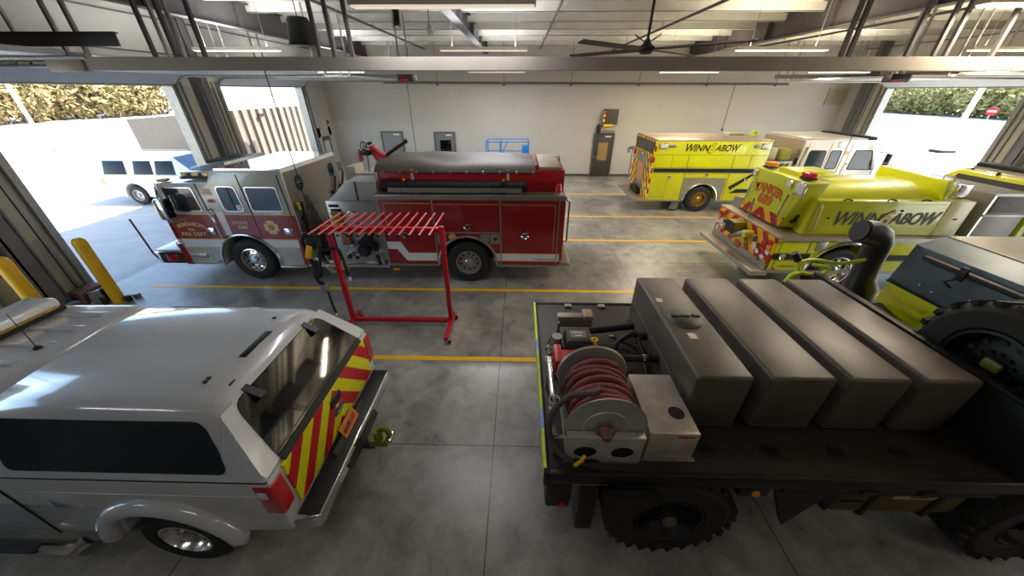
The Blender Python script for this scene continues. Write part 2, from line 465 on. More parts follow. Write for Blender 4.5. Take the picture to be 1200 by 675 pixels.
b = MB().ring([(15.05, 3.5), (15.95, 3.5), (15.95, 4.2), (15.05, 4.2)], [(15.12, 3.57), (15.88, 3.57), (15.88, 4.13), (15.12, 4.13)], 'y', YB-.06, YB)
for q in range(8): b.box(15.12, 15.88, YB-.05, YB-.02, 3.58+q*.07, 3.62+q*.07, rot=Matrix.Rotation(.5, 3, 'X'))
v = b.build('wall_vent', M_BEIGE); v['label'] = 'beige louvred vent high on the back wall at right'; v['category'] = 'vent'
# small side door and its surround at the left rear corner
d = S('door_10', MB().box(XL, XL+.05, 17.95, 18.75, 0, 2.1), M_FRAME)
MB().box(XL+.03, XL+.06, 18.1, 18.6, .5, 1.9).build('pane', mat('bright_pane', '#c9d3d6', .1, 0, .03, 2), d)
S('trim_%d' % k, MB().box(XL, XL+.07, 17.7, 17.95, 0, 2.5).box(XL, XL+.07, 18.75, 19.0, 0, 2.5).box(XL, XL+.07, 17.7, 19.0, 2.1, 2.5), M_WALL, True); k += 1

# ------------------------------------------------------------------ hanging things
ns = [0]
def tagged(o, label, cat, group=None):
    o['label'] = label; o['category'] = cat
    if group: o['group'] = group
    return o

# long suspended steel beam with its paired hangers
t = thing('suspended_beam', 'long pale grey steel channel beam hung across the whole hall', 'beam', (3, 5.5, 4.34))
b = MB(); b.box(-6.1, 12.5, 5.49, 5.51, 4.34, 4.49).box(-6.1, 12.5, 5.5, 5.58, 4.335, 4.345).box(-6.1, 12.5, 5.5, 5.58, 4.485, 4.495)
b.build('web', mat('warm_grey_steel', '#a39b90', .5, .25, .06, 3), t)
MB().box(-6.6, -6.1, 5.46, 5.6, 4.32, 4.5, .01).build('end_box', M_BEIGE, t, label='pale metal junction box at the beam end')
for x in (-5.05, -4.75, -4.35, -2.75, -2.55, -2.3, 4.25, 4.35, 5.1, 5.45, 5.6, 6.2, 6.75, 6.95):
    MB().box(x-.022, x+.022, 5.5, 5.545, 4.49, 6.1).build('hanger', M_FRAME, t)

M_TUBE = mat('led_diffuser', '#fff6e4', .4, 0, 0, 2, emit='#fff0d6', estr=2.6)
M_LIGHTH = mat('light_housing', '#bdb3a2', .5, 0, .03, 5)
M_TUBEOFF = mat('dim_diffuser', '#e6dcc8', .5, 0, 0, 3, emit='#ffeedd', estr=.35)
names = {(-.95, 5.2): 'pale linear light at the top edge, next to the pendant bulb',
  (-.95, 10.4): 'linear light in the middle of the hall behind the long beam',
  (-.95, 15.6): 'linear light over the red engine near the back wall',
  (6.5, 5.2): 'linear light at the top right corner of the photo',
  (6.5, 10.4): 'linear light beside the fan to its right',
  (6.5, 15.6): 'linear light above the yellow engine near the back wall',
  (-.95, -.6): 'unseen added fill light over the nearest bay before the front wall',
  (6.5, -.6): 'unseen added fill light over the front of the brush truck bay',
  (-7.3, -.6): 'unseen added fill light over the nose of the white pickup',
  (12.2, 10.4): 'linear light in front of the right hand middle door',
  (12.2, 15.6): 'linear light in front of the right rear door',
  (-7.3, 10.4): 'linear light inside the left middle door',
  (-7.3, 15.6): 'linear light inside the left rear door'}
for (x, y), lb in names.items():
    z = 4.98 if y < 12 else 4.72
    t = thing('ceiling_light', lb, 'light', (x, y, z), 'hanging linear lights')
    MB().prism([(y-.07, z+.07), (y-.09, z), (y+.09, z), (y+.07, z+.07)], 'x', x-1.12, x+1.12).build('housing', M_LIGHTH, t)
    MB().box(x-1.1, x+1.1, y-.075, y+.075, z-.02, z+.004, .008).build('diffuser', M_TUBE if x > 0 else M_TUBEOFF, t)
    for s in (-.8, .8): MB().cyl((x+s, y, z+.07), (x+s, y, 6.1), .006, 5).build('cable', M_STEEL, t)
    pw = (70 if y < 6 else 95) if x > 0 else (24 if y < 6 else 100)
    if y < 0: pw = 11  # front row is unseen, added to fill the near bay with light
    if True:
     for nm, e, dz, rx in (('lamp', pw, -.03, 0), ('lamp', pw*.5, .09, PI)):  # the up-facing lamp is an addition that brightens the ceiling
         L = bpy.data.lights.new(nm, 'AREA'); L.shape = 'RECTANGLE'; L.size = 2.1; L.size_y = .14; L.energy = e; L.color = (1, .85, .66) if x > 0 else (.95, .95, 1)
         o = bpy.data.objects.new(nm, L); COL.objects.link(o); o.parent = t; o.location = (0, 0, dz); o.rotation_euler = (rx, 0, 0)

# large ceiling fan
cx, cy, cz = 3.16, 10.46, 5.0
t = thing('ceiling_fan', 'large dark ceiling fan with long blades on a drop rod', 'fan', (cx, cy, cz))
MB().cyl((cx, cy, cz+.1), (cx, cy, 6.1), .035, 10).build('drop_rod', M_DARK, t)
MB().lathe([(0, -.1), (.12, -.1), (.19, -.04), (.2, .05), (.1, .12), (.05, .22), (0, .22)], (cx, cy, cz), (0, 0, 1), 20).build('motor_hub', M_DARK, t)
for i in range(4):
    a = math.radians(41+90*i); R = Matrix.Rotation(a, 3, 'Z')
    b = MB(); q = bmesh.new(); bmesh.ops.create_cube(q, size=1)
    for v in q.verts: v.co = Vector((v.co.x*2.35+1.35, v.co.y*.16, v.co.z*.022+(v.co.y*.05)))
    q.transform(Matrix.Translation((cx, cy, cz)) @ R.to_4x4()); b.add(q); b.build('blade', M_DARK, t)
b = MB()
for i in range(6):
    a = math.radians(10+60*i); b.cyl((cx, cy, cz+.12), (cx+.35*math.cos(a), cy+.35*math.sin(a), cz+.3), .01, 5)
b.build('guy_rod', M_DARK, t)

# black hanging speaker, cable reel, bulb, openers, ropes
t = thing('hanging_speaker', 'black tapered speaker hung under the roof at upper left', 'speaker', (-5.0, 9.4, 4.98))
MB().lathe([(0, 0), (.26, 0), (.29, .04), (.24, .45), (.2, .52), (0, .52)], (-5.0, 9.4, 4.98), (0, 0, 1), 24).build('body', M_BLACK, t)
MB().lathe([(.27, .0), (.3, .0), (.3, .05), (.27, .05)], (-5.0, 9.4, 4.98), (0, 0, 1), 24).build('bezel', M_DARK, t)
MB().cyl((-5.0, 9.4, 5.5), (-5.0, 9.4, 6.1), .01, 6).build('cable', M_DARK, t)
t = thing('cable_reel', 'small round cable reel hung above the long beam', 'reel', (-2.2, 7.4, 5.05))
MB().lathe([(0, -.06), (.2, -.06), (.2, -.045), (.12, -.04), (.12, .04), (.2, .045), (.2, .06), (0, .06)], (-2.2, 7.4, 5.25), (.9, .35, 0), 24).build('spool', M_STEEL, t)
MB().lathe([(.12, -.04), (.17, -.03), (.17, .03), (.12, .04)], (-2.2, 7.4, 5.25), (.9, .35, 0), 20).build('cord', M_BLACK, t)
MB().cyl((-2.2, 7.4, 5.45), (-2.2, 7.4, 6.1), .012, 6).build('bracket', M_STEEL, t)
t = thing('pendant_bulb', 'small pale pendant bulb beside the hanging cable reel', 'lamp', (-1.75, 8.0, 5.0))
MB().lathe([(0, -.08), (.06, -.06), (.08, 0), (.05, .06), (.03, .1), (0, .1)], (-1.75, 8, 5.1), (0, 0, 1), 16).build('bulb', M_WHITE, t)
MB().cyl((-1.75, 8, 5.2), (-1.75, 8, 6.1), .008, 5).build('cord', M_DARK, t)
for i, (x, y, z) in enumerate(((2.05, 8.0, 5.75), (5.35, 8.2, 5.8))):
    t = thing('sprinkler_valve', ('red sprinkler fitting on a pipe left of the fan rod', 'red sprinkler fitting on a pipe beside the big dark rafter')[i], 'sprinkler', (x, y, z))
    MB().cyl((x, y, z), (x, y, z+.16), .035, 10).box(x-.05, x+.05, y-.02, y+.02, z-.02, z+.03).build('fitting', M_RED, t)
    MB().cyl((x, y, z+.16), (x, y, 6.12), .012, 6).build('drop_pipe', M_FRAME, t)
def opener(x, y, z, lb):
    t = thing('door_opener', lb, 'door opener', (x, y, z))
    MB().box(x-.22, x+.22, y-.12, y+.12, z, z+.17, .02).build('motor_box', M_BLACK, t)
    MB().box(x-.2, x+.1, y-.125, y-.115, z+.01, z+.05).build('red_strip', M_LENSRED, t)
    MB().cyl((x+.22, y, z+.09), (x+.3, y, z+.09), .07, 12).build('sprocket', M_STEEL, t)
    MB().box(x-.15, x-.11, y-.02, y+.02, z+.17, 6.05).box(x+.11, x+.15, y-.02, y+.02, z+.17, 6.05).build('hanger', M_STEEL, t)
opener(-3.35, 11.5, 4.33, 'black door opener motor hung over the red engine')
opener(8.9, 9.6, 4.28, 'black door opener motor hung over the yellow tanker')
def rope(x, y, z0, z1, lb):
    t = thing('pull_rope', lb, 'rope', (x, y, z0))
    MB().cyl((x, y, z0), (x, y, z1), .009, 6).build('cord', M_DARK, t)
    MB().lathe([(0, 0), (.03, .01), (.03, .07), (0, .08)], (x, y, z0), (0, 0, 1), 10).build('grip', M_DARK, t)
rope(-4.32, 6.65, 2.0, 4.42, 'thin pull rope hanging in front of the red engine cab')
rope(-3.55, 12.2, 1.7, 4.35, 'thin pull rope hanging before the grey door in the back wall')
rope(9.4, 10.6, 1.75, 4.3, 'thin pull rope hanging before the white cab of the yellow engine')
rope(7.0, 13.0, 2.9, 4.3, 'short pull rope hanging above the yellow engine roof')
t = thing('exhaust_pipe', 'long dark horizontal pipe along the top of the back wall', 'pipe', (3, 18.8, 4.38))
MB().cyl((-6.6, 18.8, 4.43), (12.6, 18.8, 4.38), .05, 12).build('pipe', M_FRAME, t)
for x in (-4, -.8, 2.4, 5.6, 8.8, 12):
    MB().cyl((x, 18.8, 4.4), (x, 18.8, 6.1), .012, 6).lathe([(0, -.08), (.07, -.04), (.07, .04), (0, .08)], (x, 18.8, 4.36), (1, 0, 0), 12).build('hanger', M_FRAME, t)

# yellow bollards beside the left door
for (x, y, lb) in ((-8.95, 6.18, 'yellow steel bollard at the edge of the left middle doorway'), (-9.3, 5.25, 'yellow steel bollard partly behind the white pickup roof')):
    b = MB().lathe([(0, 1.52), (.05, 1.515), (.09, 1.48), (.11, 1.42), (.11, 0), (0, 0)], (x, y, 0), (0, 0, 1), 24)
    tagged(b.build('bollard', M_YEL, loc=(x, y, 0)), lb, 'bollard')
# clutter at the foot of the bollard
t = thing('gear_pile', 'heap of dark tools and fittings at the bollard foot', 'tools', (-9.2, 6.2, 0))
for i in range(9):
    x, y = -9.33+rnd.random()*.16, 6.0+rnd.random()*.4
    MB().box(x-.09, x+.09, y-.05, y+.05, 0, .1+rnd.random()*.3, .02, rot=Matrix.Rotation(rnd.random()*3, 3, 'Z')).build('tool_block', (M_DARK, M_BLACK, M_STEEL)[i % 3], t)
for (x, y, hh, m) in ((-8.74, 6.2, .14, M_DARK), (-8.72, 6.36, .1, M_STEEL), (-9.12, 6.05, .2, M_BLACK), (-9.2, 6.36, .34, M_DARK)): MB().box(x-.06, x+.06, y-.05, y+.05, 0, hh, .02, rot=Matrix.Rotation(x*9, 3, 'Z')).build('tool_block', m, t)
b = MB().box(-9.8, -9.46, 6.0, 6.5, 0, .3, .01)
tagged(b.build('cardboard_box', mat('cardboard', '#8a6242', .8, 0, .1, 8), loc=(-9.63, 6.25, 0)), 'flat brown cardboard box behind the pickup roof by the wall', 'box')

# rear left clutter seen over the red engine
t = thing('work_stand', 'grey metal work stand beside the left rear corner', 'stand', (-8.3, 15.6, 0))
for x in (-8.6, -8.0):
    for y in (15.3, 15.9): MB().box(x-.025, x+.025, y-.025, y+.025, 0, 1.0).build('leg', M_STEEL, t)
MB().box(-8.7, -7.9, 15.2, 16.0, 1.0, 1.05).build('top', M_STEEL, t)
b = MB().box(-8.65, -8.05, 15.3, 15.75, 1.05, 1.32, .01)
tagged(b.build('grey_case', M_GREY, loc=(-8.35, 15.5, 1.05)), 'grey case lying on top of the work stand', 'case')
b = MB().box(-7.6, -6.9, 14.7, 15.3, 0, .9, .01)
tagged(b.build('cardboard_box', mat('light_cardboard', '#b39a78', .8, 0, .1, 8), loc=(-7.25, 15, 0)), 'tall light cardboard box behind the red engine pump section', 'box')
b = MB().prism([(-7.0, .05), (-5.6, 1.25), (-5.55, 1.2), (-6.9, 0)], 'y', 15.6, 16.4)
tagged(b.build('leaning_board', mat('raw_plywood', '#8f8069', .8, 0, .15, 4), loc=(-6.3, 16, 0)), 'grey brown board leaning behind the deck gun', 'board')
t = thing('fire_extinguisher', 'red fire extinguisher on the wall in the left rear corner', 'extinguisher', (-8.7, 19.25, .75))
MB().lathe([(0, 0), (.08, 0), (.09, .03), (.09, .42), (.05, .5), (.03, .54), (0, .54)], (-8.7, 19.31, .75), (0, 0, 1), 16).build('cylinder', M_REDRACK, t)
MB().box(-8.74, -8.66, 19.25, 19.31, 1.29, 1.34).tube([(-8.7, 19.26, 1.3), (-8.6, 19.24, 1.2), (-8.59, 19.24, .95)], .012, 6).build('valve_hose', M_BLACK, t)
MB().box(-8.72, -8.68, 19.36, 19.4, .9, 1.2).build('bracket', M_STEEL, t)
b = MB().box(-9.9, -9.83, 18.9, 19.02, 2.62, 2.78, .01)
tagged(b.build('alarm_strobe', M_LENSRED, loc=(-9.83, 18.96, 2.62)), 'small red alarm strobe over the left rear side door', 'alarm')
# ghost image of the yellow engine's rear, built as a made-up wall box
t = thing('ghost_panel', 'dark ghost image of an engine rear with red and yellow edges above the back door', 'cabinet', (4.6, 19.2, 2.3))
MB().box(4.25, 4.95, 19.15, 19.4, 2.6, 3.3, .02).build('body', mat('charcoal_ghost', '#4a4643', .6, 0, .06, 6), t)
MB().box(4.2, 4.3, 19.12, 19.16, 2.65, 3.2).build('edge_stripe', stripes('cab_chev', ('#e7cf1a', '#b01518'), dict(yc=0, ky=0, kz=1., chev=False), .22), t)
MB().box(4.25, 4.75, 19.12, 19.16, 2.5, 2.62).build('ghost_bar', stripes('cab_chev', (), {}, 1), t)
MB().box(4.0, 4.9, 19.2, 19.4, 2.18, 2.48, .02).build('ghost_base', M_STEEL, t)
MB().box(3.98, 4.15, 19.17, 19.4, 2.2, 2.6, .02).build('ghost_block', M_BLACK, t)

# blue scissor lift behind the red engine
t = thing('scissor_lift', 'bright blue scissor lift with guard rails by the back wall', 'lift', (-.6, 17.8, 0))
M_BLUE = mat('blue_enamel', '#1f6fb5', .4, 0, .05, 6)
MB().box(-1.6, .4, 17.3, 18.3, .15, .5, .02).build('base', M_BLUE, t)
for x in (-1.3, .1):
    for y in (17.32, 18.28): MB().cyl((x, y-.06, .16), (x, y+.06, .16), .16, 20).build('wheel', M_RUBBER, t)
b = MB()
for y in (17.4, 18.2): b.cyl((-1.5, y, .5), (.3, y, .85), .03, 8).cyl((-1.5, y, .85), (.3, y, .5), .03, 8)
b.build('scissor_arm', M_BLUE, t)
MB().box(-1.65, .45, 17.28, 18.32, .85, .95).build('platform', M_BLUE, t)
b = MB()
for x in (-1.62, -.95, .42):
    for y in (17.3, 18.3): b.cyl((x, y, .95), (x, y, 2.0), .025, 8)
for z in (1.45, 2.0):
    for y in (17.3, 18.3): b.cyl((-1.62, y, z), (.42, y, z), .025, 8)
    for x in (-1.62, .42): b.cyl((x, 17.3, z), (x, 18.3, z), .025, 8)
b.cyl((-1.0, 17.3, 1.2), (-.6, 17.3, 2.0), .02, 8)
b.build('guard_rail', M_BLUE, t)
MB().box(.1, .38, 17.3, 17.5, 1.5, 1.85, .02).build('control_box', M_BLUE, t)

# ------------------------------------------------------------------ outside
M_CORR = mat('ribbed_metal_siding', '#7d7266', .5, .3, .06, 3)
t = thing('metal_shed', 'ribbed metal shed wall seen through the left rear doorway', 'shed', (-15.9, 20.0, 0))
b = MB()
pts = []
y = 14.0
y = 16.0
while y < 26.0:
    pts += [(y, -14.0), (y+.14, -14.0), (y+.17, -13.85), (y+.38, -13.85), (y+.41, -14.0)]; y += .6
poly = [(p[1], p[0]) for p in pts]+[(-14.2, 26.05), (-14.2, 16.0)]
b.prism(poly, 'z', 0, 3.25); b.build('siding', M_CORR, t, flat=True)
MB().hull8([(-14.2, 16.0, 0), (-17.2, 16.0, 0), (-17.2, 26.2, 0), (-14.2, 26.2, 0)], [(-14.2, 16.0, 3.2), (-17.2, 16.0, 3.0), (-17.2, 26.2, 3.0), (-14.2, 26.2, 3.2)]).build('body', M_CORR, t)
MB().box(-13.86, -13.78, 19.6, 20.2, 2.9, 3.02).build('wall_lamp', M_DARK, t)
def leaf_mat(name, c0, c1):
    m = mat(name, c0, .75, 0, .25, .8)
    return m
def brush(name, pts, m_leaf, m_stem, label, n, size):
    """wild hedge: many leaves and twigs that nobody could count -> stuff"""
    b = bmesh.new(); r = random.Random(hash(label) % 999 if False else len(label))
    for (x, y, rad, hh) in pts:
        for i in range(n):
            th = r.random()*2*PI; ph = math.acos(2*r.random()-1); q = rad*(.55+.45*r.random())
            c = Vector((x+q*math.sin(ph)*math.cos(th), y+q*math.sin(ph)*math.sin(th), max(.05, hh*.48+hh*.52*math.cos(ph)*(.5+.5*r.random()))))
            R = Matrix.Rotation(r.random()*6, 3, Vector((r.random()-.5, r.random()-.5, r.random()-.5)).normalized())
            s = size*(.5+r.random())
            vs = [b.verts.new(c+R @ Vector(p)) for p in ((-s, 0, 0), (0, -s*.4, .1*s), (s, 0, 0), (0, s*.4, .1*s))]
            b.faces.new(vs)
        for i in range(max(3, n//60)):
            th = r.random()*2*PI; q = rad*r.random()*.9
            p0 = Vector((x+q*.4*math.cos(th), y+q*.4*math.sin(th), 0)); p1 = Vector((x+q*math.cos(th), y+q*math.sin(th), hh*(.6+.45*r.random())))
            d = Vector((.05, .05, 0)); vs = [b.verts.new(p0-d), b.verts.new(p0+d), b.verts.new(p1)]
            f = b.faces.new(vs); f.material_index = 1
    o = bpy.data.objects.new(name, bpy.data.meshes.new(name)); COL.objects.link(o); b.to_mesh(o.data); b.free()
    o.data.materials.append(m_leaf); o.data.materials.append(m_stem)
    o['kind'] = 'stuff'; o['label'] = label; o['category'] = 'bushes'
    return o
M_LF1 = leaf_mat('dry_foliage', '#86784f', '#6d6a38'); M_LF2 = leaf_mat('green_foliage', '#96915c', '#555')
M_TWIG = mat('twig_bark', '#8a7560', .8, 0, .2, 2)
brush('undergrowth', [(-73+rnd.random()*4, 42+i*2.6, 2.6+rnd.random(), 5.2+rnd.random()*2.2) for i in range(13)]+[(-77+rnd.random()*3, 44+i*3, 3, 7+rnd.random()*2) for i in range(11)], M_LF1, M_TWIG, 'dry brown and green brush along the lot beyond the left doorway', 520, .5)
brush('undergrowth', [(82+rnd.random()*3, 56+i*2.4, 2.4+rnd.random(), 4.6+rnd.random()*1.4) for i in range(15)]+[(86+rnd.random()*3, 56+i*3, 3, 6+rnd.random()*2) for i in range(13)], M_LF2, M_TWIG, 'green and tan brush along the lot beyond the right rear doorway', 520, .5)
b = MB().cyl((-30, 22.3, -.03), (-30, 22.3, 7), .1, 12)
tagged(b.build('lot_pole', M_WHITE, loc=(-30, 22.3, -.03)), 'white pole standing on the lot outside the left doorway', 'pole')
b = MB().cyl((60, 52.2, -.03), (60, 52.2, 7), .3, 12)
tagged(b.build('lot_pole', M_WHITE, loc=(60, 52.2, -.03)), 'white pole standing before the brush outside the right rear doorway', 'pole')
t = thing('no_entry_sign', 'round red no entry sign on a post beyond the right doorway', 'sign', (55, 45.5, 0))
MB().cyl((55, 45.5, -.03), (55, 45.5, 2.6), .05, 8).build('post', M_STEEL, t)
MB().cyl((55, 45.5, 2.1), (54.93, 45.44, 2.1), .45, 24).build('disc', M_REDRACK, t)
q = MB().box(-.32, .32, -.02, .02, -.08, .08, rot=Matrix.Rotation(math.radians(-50), 3, 'Z')); q.b.transform(Matrix.Translation((54.9, 45.41, 2.1))); q.build('white_bar', M_WHITE, t)
t = thing('camper_trailer', 'white camper trailer parked far off beyond the brush at left', 'trailer', (-88, 90, 0))
MB().hull8([(-91, 86, .5), (-85, 92, .5), (-86.8, 93.8, .5), (-92.8, 87.8, .5)], [(-91, 86, 3.1), (-85.4, 91.6, 3.3), (-87.2, 93.4, 3.3), (-92.8, 87.8, 3.1)], .25).build('body', M_WHITE, t)
for p in ((-89.6, 87.4), (-86.6, 90.4)): MB().hull8([(p[0], p[1]-.04, 1.7), (p[0]+1.2, p[1]+1.16, 1.7), (p[0]+1.1, p[1]+1.26, 1.7), (p[0]-.1, p[1]+.06, 1.7)], [(p[0], p[1]-.04, 2.4), (p[0]+1.2, p[1]+1.16, 2.4), (p[0]+1.1, p[1]+1.26, 2.4), (p[0]-.1, p[1]+.06, 2.4)]).build('window', M_GLASSDK, t)
for p in ((-88.6, 88.3), (-87.9, 89.0)): MB().cyl((p[0]+.1, p[1]-.1, .35), (p[0]-.1, p[1]+.1, .35), .38, 16).build('wheel', M_RUBBER, t)
b = MB().tube([(-36.2, 27.1, .0), (-39, 30.8, .02), (-41.5, 34.4, .0)], .12, 8)  # thin dark tube drawn along the line on the lot
tagged(b.build('lot_dark_line', M_GREY, loc=(-36.2, 27.1, 0)), 'dark thin line lying on the bright lot at left', 'pole')
b = MB().box(32.4, 33.6, 28.4, 29.3, -.03, .15, .03)
tagged(b.build('parking_block', M_DARK, loc=(33, 28.9, -.03)), 'small dark block on the bright lot at right', 'block')

# white SUV outside, nose to the right
t = thing('suv', 'white SUV with roof rails parked outside the left doorway', 'car', (-14.1, 14.4, 0))
X0, X1, Y0, Y1 = -16.7, -11.6, 13.42, 15.38
b = MB()
low = [(X0, .55), (X0+.05, .42)]+arc_pts(-15.55, .4, .46, 190, -10, 12)+arc_pts(-12.55, .4, .46, 190, -10, 12)+[(X1-.05, .42), (X1, .6), (X1, 1.0), (X1-.1, 1.08), (X1-1.15, 1.17), (X0+.02, 1.17)]
b.prism(low, 'y', Y0, Y1, .03); b.build('body', M_WHITE, t)
MB().hull8([(X0+.02, Y0+.03, 1.16), (X1-1.2, Y0+.03, 1.16), (X1-1.2, Y1-.03, 1.16), (X0+.02, Y1-.03, 1.16)], [(X0+.2, Y0+.22, 1.84), (X1-2.1, Y0+.22, 1.84), (X1-2.1, Y1-.22, 1.84), (X0+.2, Y1-.22, 1.84)], .07, 3).build('cabin', M_WHITE, t)
def slant(z): return Y0+.03+(z-1.16)/.68*.19-.012
for (a, c) in ((X0+.17, X0+1.12), (X0+1.4, X0+2.2), (X0+2.28, X0+3.1)):
    MB().hull8([(a, slant(1.2), 1.2), (c, slant(1.2), 1.2), (c, slant(1.2)+.05, 1.2), (a, slant(1.2)+.05, 1.2)], [(a+.06, slant(1.7), 1.7), (c-.04, slant(1.7), 1.7), (c-.04, slant(1.7)+.05, 1.7), (a+.06, slant(1.7)+.05, 1.7)], .015).build('side_window', mat('suv_glass', '#141a20', .25, 0, .05, 2, spec=.25), t)
MB().hull8([(X1-1.26, Y0+.14, 1.2), (X1-1.23, Y0+.14, 1.22), (X1-1.23, Y1-.14, 1.22), (X1-1.26, Y1-.14, 1.2)], [(X1-2.07, Y0+.3, 1.79), (X1-2.04, Y0+.3, 1.82), (X1-2.04, Y1-.3, 1.82), (X1-2.07, Y1-.3, 1.79)]).build('windshield', mat('sky_glass', '#20435e', .05, 0, .05, 2, spec=.9), t)
for y in (Y0+.38, Y1-.38): MB().tube([(X0+.5, y, 1.84), (X0+.6, y, 1.9), (X1-2.6, y, 1.9), (X1-2.5, y, 1.84)], .02, 6).build('roof_rail', M_STEEL, t)
MB().box(X0-.02, X0+.07, Y0-.01, Y0+.2, .8, 1.05, .02).build('tail_lamp', M_AMBER, t)
MB().box(X0-.08, X0+.1, Y0+.05, Y1-.05, .42, .6, .03).build('bumper', M_GREY, t)
MB().box(X1-.1, X1+.08, Y0+.05, Y1-.05, .42, .62, .03).build('bumper', M_GREY, t)
for x in (-15.55, -12.55):
    for y, s in ((Y0+.11, -1), (Y1-.11, 1)): wheel(t, x, y, .38, .38, .22, s, holes=5)
# ------------------------------------------------------------------ red fire engine, nose to the left
def maltese(parent, cx, cz, r, y, m, name='fire_service_emblem'):
    pts = []
    for k in range(4):
        for da, q in ((-36, .98), (-18, 1.), (0, .93), (18, 1.), (36, .98), (45, .6)):
            pts.append((cx+r*q*math.cos(math.radians(90*k+da)), cz+r*q*math.sin(math.radians(90*k+da))))
    e = MB().prism(pts, 'y', y-.004, y+.004).build(name, m, parent, label='cream cross shaped emblem with a red and white centre')
    MB().lathe([(0, .0), (r*.42, 0), (r*.42, .006), (0, .006)], (cx, y, cz), (0, -1, 0), 24).build('centre_disc', M_TXTRED, e)
    MB().lathe([(r*.3, .0), (r*.34, 0), (r*.34, .008), (r*.3, .008)], (cx, y, cz), (0, -1, 0), 24).build('centre_ring', M_WHITE, e)
    text_mesh('6', r*.3, r*.4, (1, 0, 0), (0, 0, 1), (cx, y-.007, cz), M_CREAM, e, 'numeral')
def pane(parent, pts, y, m=None, frame=M_CHROME, r=.05, fw=.025, name='window', sgn=-1):
    """framed side window: frame is the part, pane the sub-part"""
    P = rpoly(pts, r); cx = sum(p[0] for p in P)/len(P); cz = sum(p[1] for p in P)/len(P)
    w = max(p[0] for p in P)-min(p[0] for p in P); h = max(p[1] for p in P)-min(p[1] for p in P)
    I = [(cx+(p[0]-cx)*(1-2*fw/w), cz+(p[1]-cz)*(1-2*fw/h)) for p in P]
    o = MB().ring(P, I, 'y', y, y+sgn*.014).build(name, frame, parent)
    MB().prism(I, 'y', y-sgn*.002, y+sgn*.006).build('pane', m or M_GLASS, o)
    return o

t = E = thing('fire_engine', 'red and silver fire engine in front of the left doorway', 'fire engine', (-3.9, 8.45, 0))
YN, YFAR = 7.25, 9.65
# cab
cabp = [(-8.04, .42), (-8.05, 1.1), (-7.98, 2.0), (-7.9, 2.36), (-6.76, 2.38), (-6.6, 2.62), (-5.06, 2.64), (-5.06, .42), (-5.78, .42)]+arc_pts(-6.45, .5, .68, -6, 186, 16)+[(-7.14, .42)]
M_CABW = mat('cab_warm_silver', '#c5c0b4', .28, .1, .04, 3, coat=.6)
cab = MB().prism(cabp, 'y', YN, YFAR, .035).build('cab', M_CABW, t, label='warm silver crew cab shell')
MB().box(-6.5, -5.08, YN+.03, YFAR-.03, 2.60, 2.668).build('roof_panel', mat('gloss_white_roof', '#eceae6', .1, .55, .02, 2, coat=1), cab)
def band(x0, x1, z0, z1, m, name, y=YN, par=None, d=.006):
    return MB().box(x0, x1, y-d, y+.02, z0, z1).build(name, m, par or cab)
def arch_band(z0, z1, m, name, x0, x1, cx, cz, r, d=.008):
    """side band cut around a wheel arch"""
    zs = [z0+(z1-z0)*i/8 for i in range(9)]; b = MB()
    xl = [cx-math.sqrt(max(r*r-(z-cz)**2, 0)) if abs(z-cz) < r else cx for z in zs]; xr = [2*cx-q for q in xl]
    b.prism([(x0, z0)]+[(q, z) for q, z in zip(xl, zs)]+[(x0, z1)], 'y', YN-d, YN+.01)
    b.build(name, m, cab); b = MB()
    b.prism([(x1, z1)]+[(q, z) for q, z in zip(xr[::-1], zs[::-1])]+[(x1, z0)], 'y', YN-d, YN+.01)
    return b.build(name, m, cab)
arch_band(1.08, 1.67, M_RED, 'red_band', -8.06, -5.06, -6.45, .5, .70, .006)
arch_band(.88, 1.08, M_WHITE, 'white_band', -8.05, -5.06, -6.45, .5, .70, .006)
arch_band(1.068, 1.09, M_GOLD, 'gold_line', -8.055, -5.06, -6.45, .5, .70, .010)
arch_band(.868, .885, M_GOLD, 'gold_line', -8.05, -5.06, -6.45, .5, .70, .010)
band(-8.06, -5.06, 1.665, 1.68, M_GOLD, 'gold_line', d=.009)
arch_band(.42, .868, M_TREAD, 'step_panel', -7.95, -5.06, -6.45, .5, .70, .008)
MB().prism([(-8.1, .42), (-7.92, .42), (-7.98, .95), (-8.1, .95)], 'y', YN-.012, YN+.05).build('corner_panel', M_RED, cab)
MB().prism([(-5.2, .42), (-5.06, .42), (-5.06, 1.66), (-5.12, 1.66)], 'y', YN-.012, YN+.02).build('corner_panel', M_RED, cab)
MB().box(-7.9, -7.25, YN-.06, YN+.2, .48, .52, .01).box(-5.75, -5.1, YN-.1, YN+.2, .38, .43, .01).box(-7.9, -7.5, YN-.03, YN, .6, .72, .01).build('step', M_TREAD, cab)
P = arc_pts(-6.45, .5, .70, -6, 186, 20)
def arch_trim(par, cx, cz, r, a0, a1, y, m=M_CHROME, w=.03):
    MB().tube([(p[0], y, p[1]) for p in arc_pts(cx, cz, r, a0, a1, 24)], w, 8).build('arch_trim', m, par)
arch_trim(cab, -6.45, .5, .70, -8, 188, YN-.02)
MB().prism(arc_pts(-6.45, .5, .665, -8, 188, 20), 'y', YN+.5, YN+.52).build('wheel_well', M_UNDER, cab)
pane(cab, [(-7.82, 2.28), (-7.14, 2.28), (-7.10, 1.74), (-7.80, 1.74)], YN)
pane(cab, [(-6.62, 2.31), (-6.18, 2.31), (-6.14, 1.74), (-6.61, 1.74)], YN, r=.09)
pane(cab, [(-5.98, 2.30), (-5.27, 2.30), (-5.26, 1.75), (-5.98, 1.75)], YN, r=.06)
MB().box(-6.37, -6.33, YN-.012, YN, 1.77, 2.28).build('window_mullion', M_BLACK, cab)
MB().box(-6.58, -6.48, YN-.012, YN, 1.78, 1.88).build('sticker', M_TXTRED, cab, label='small red sticker in the middle window')
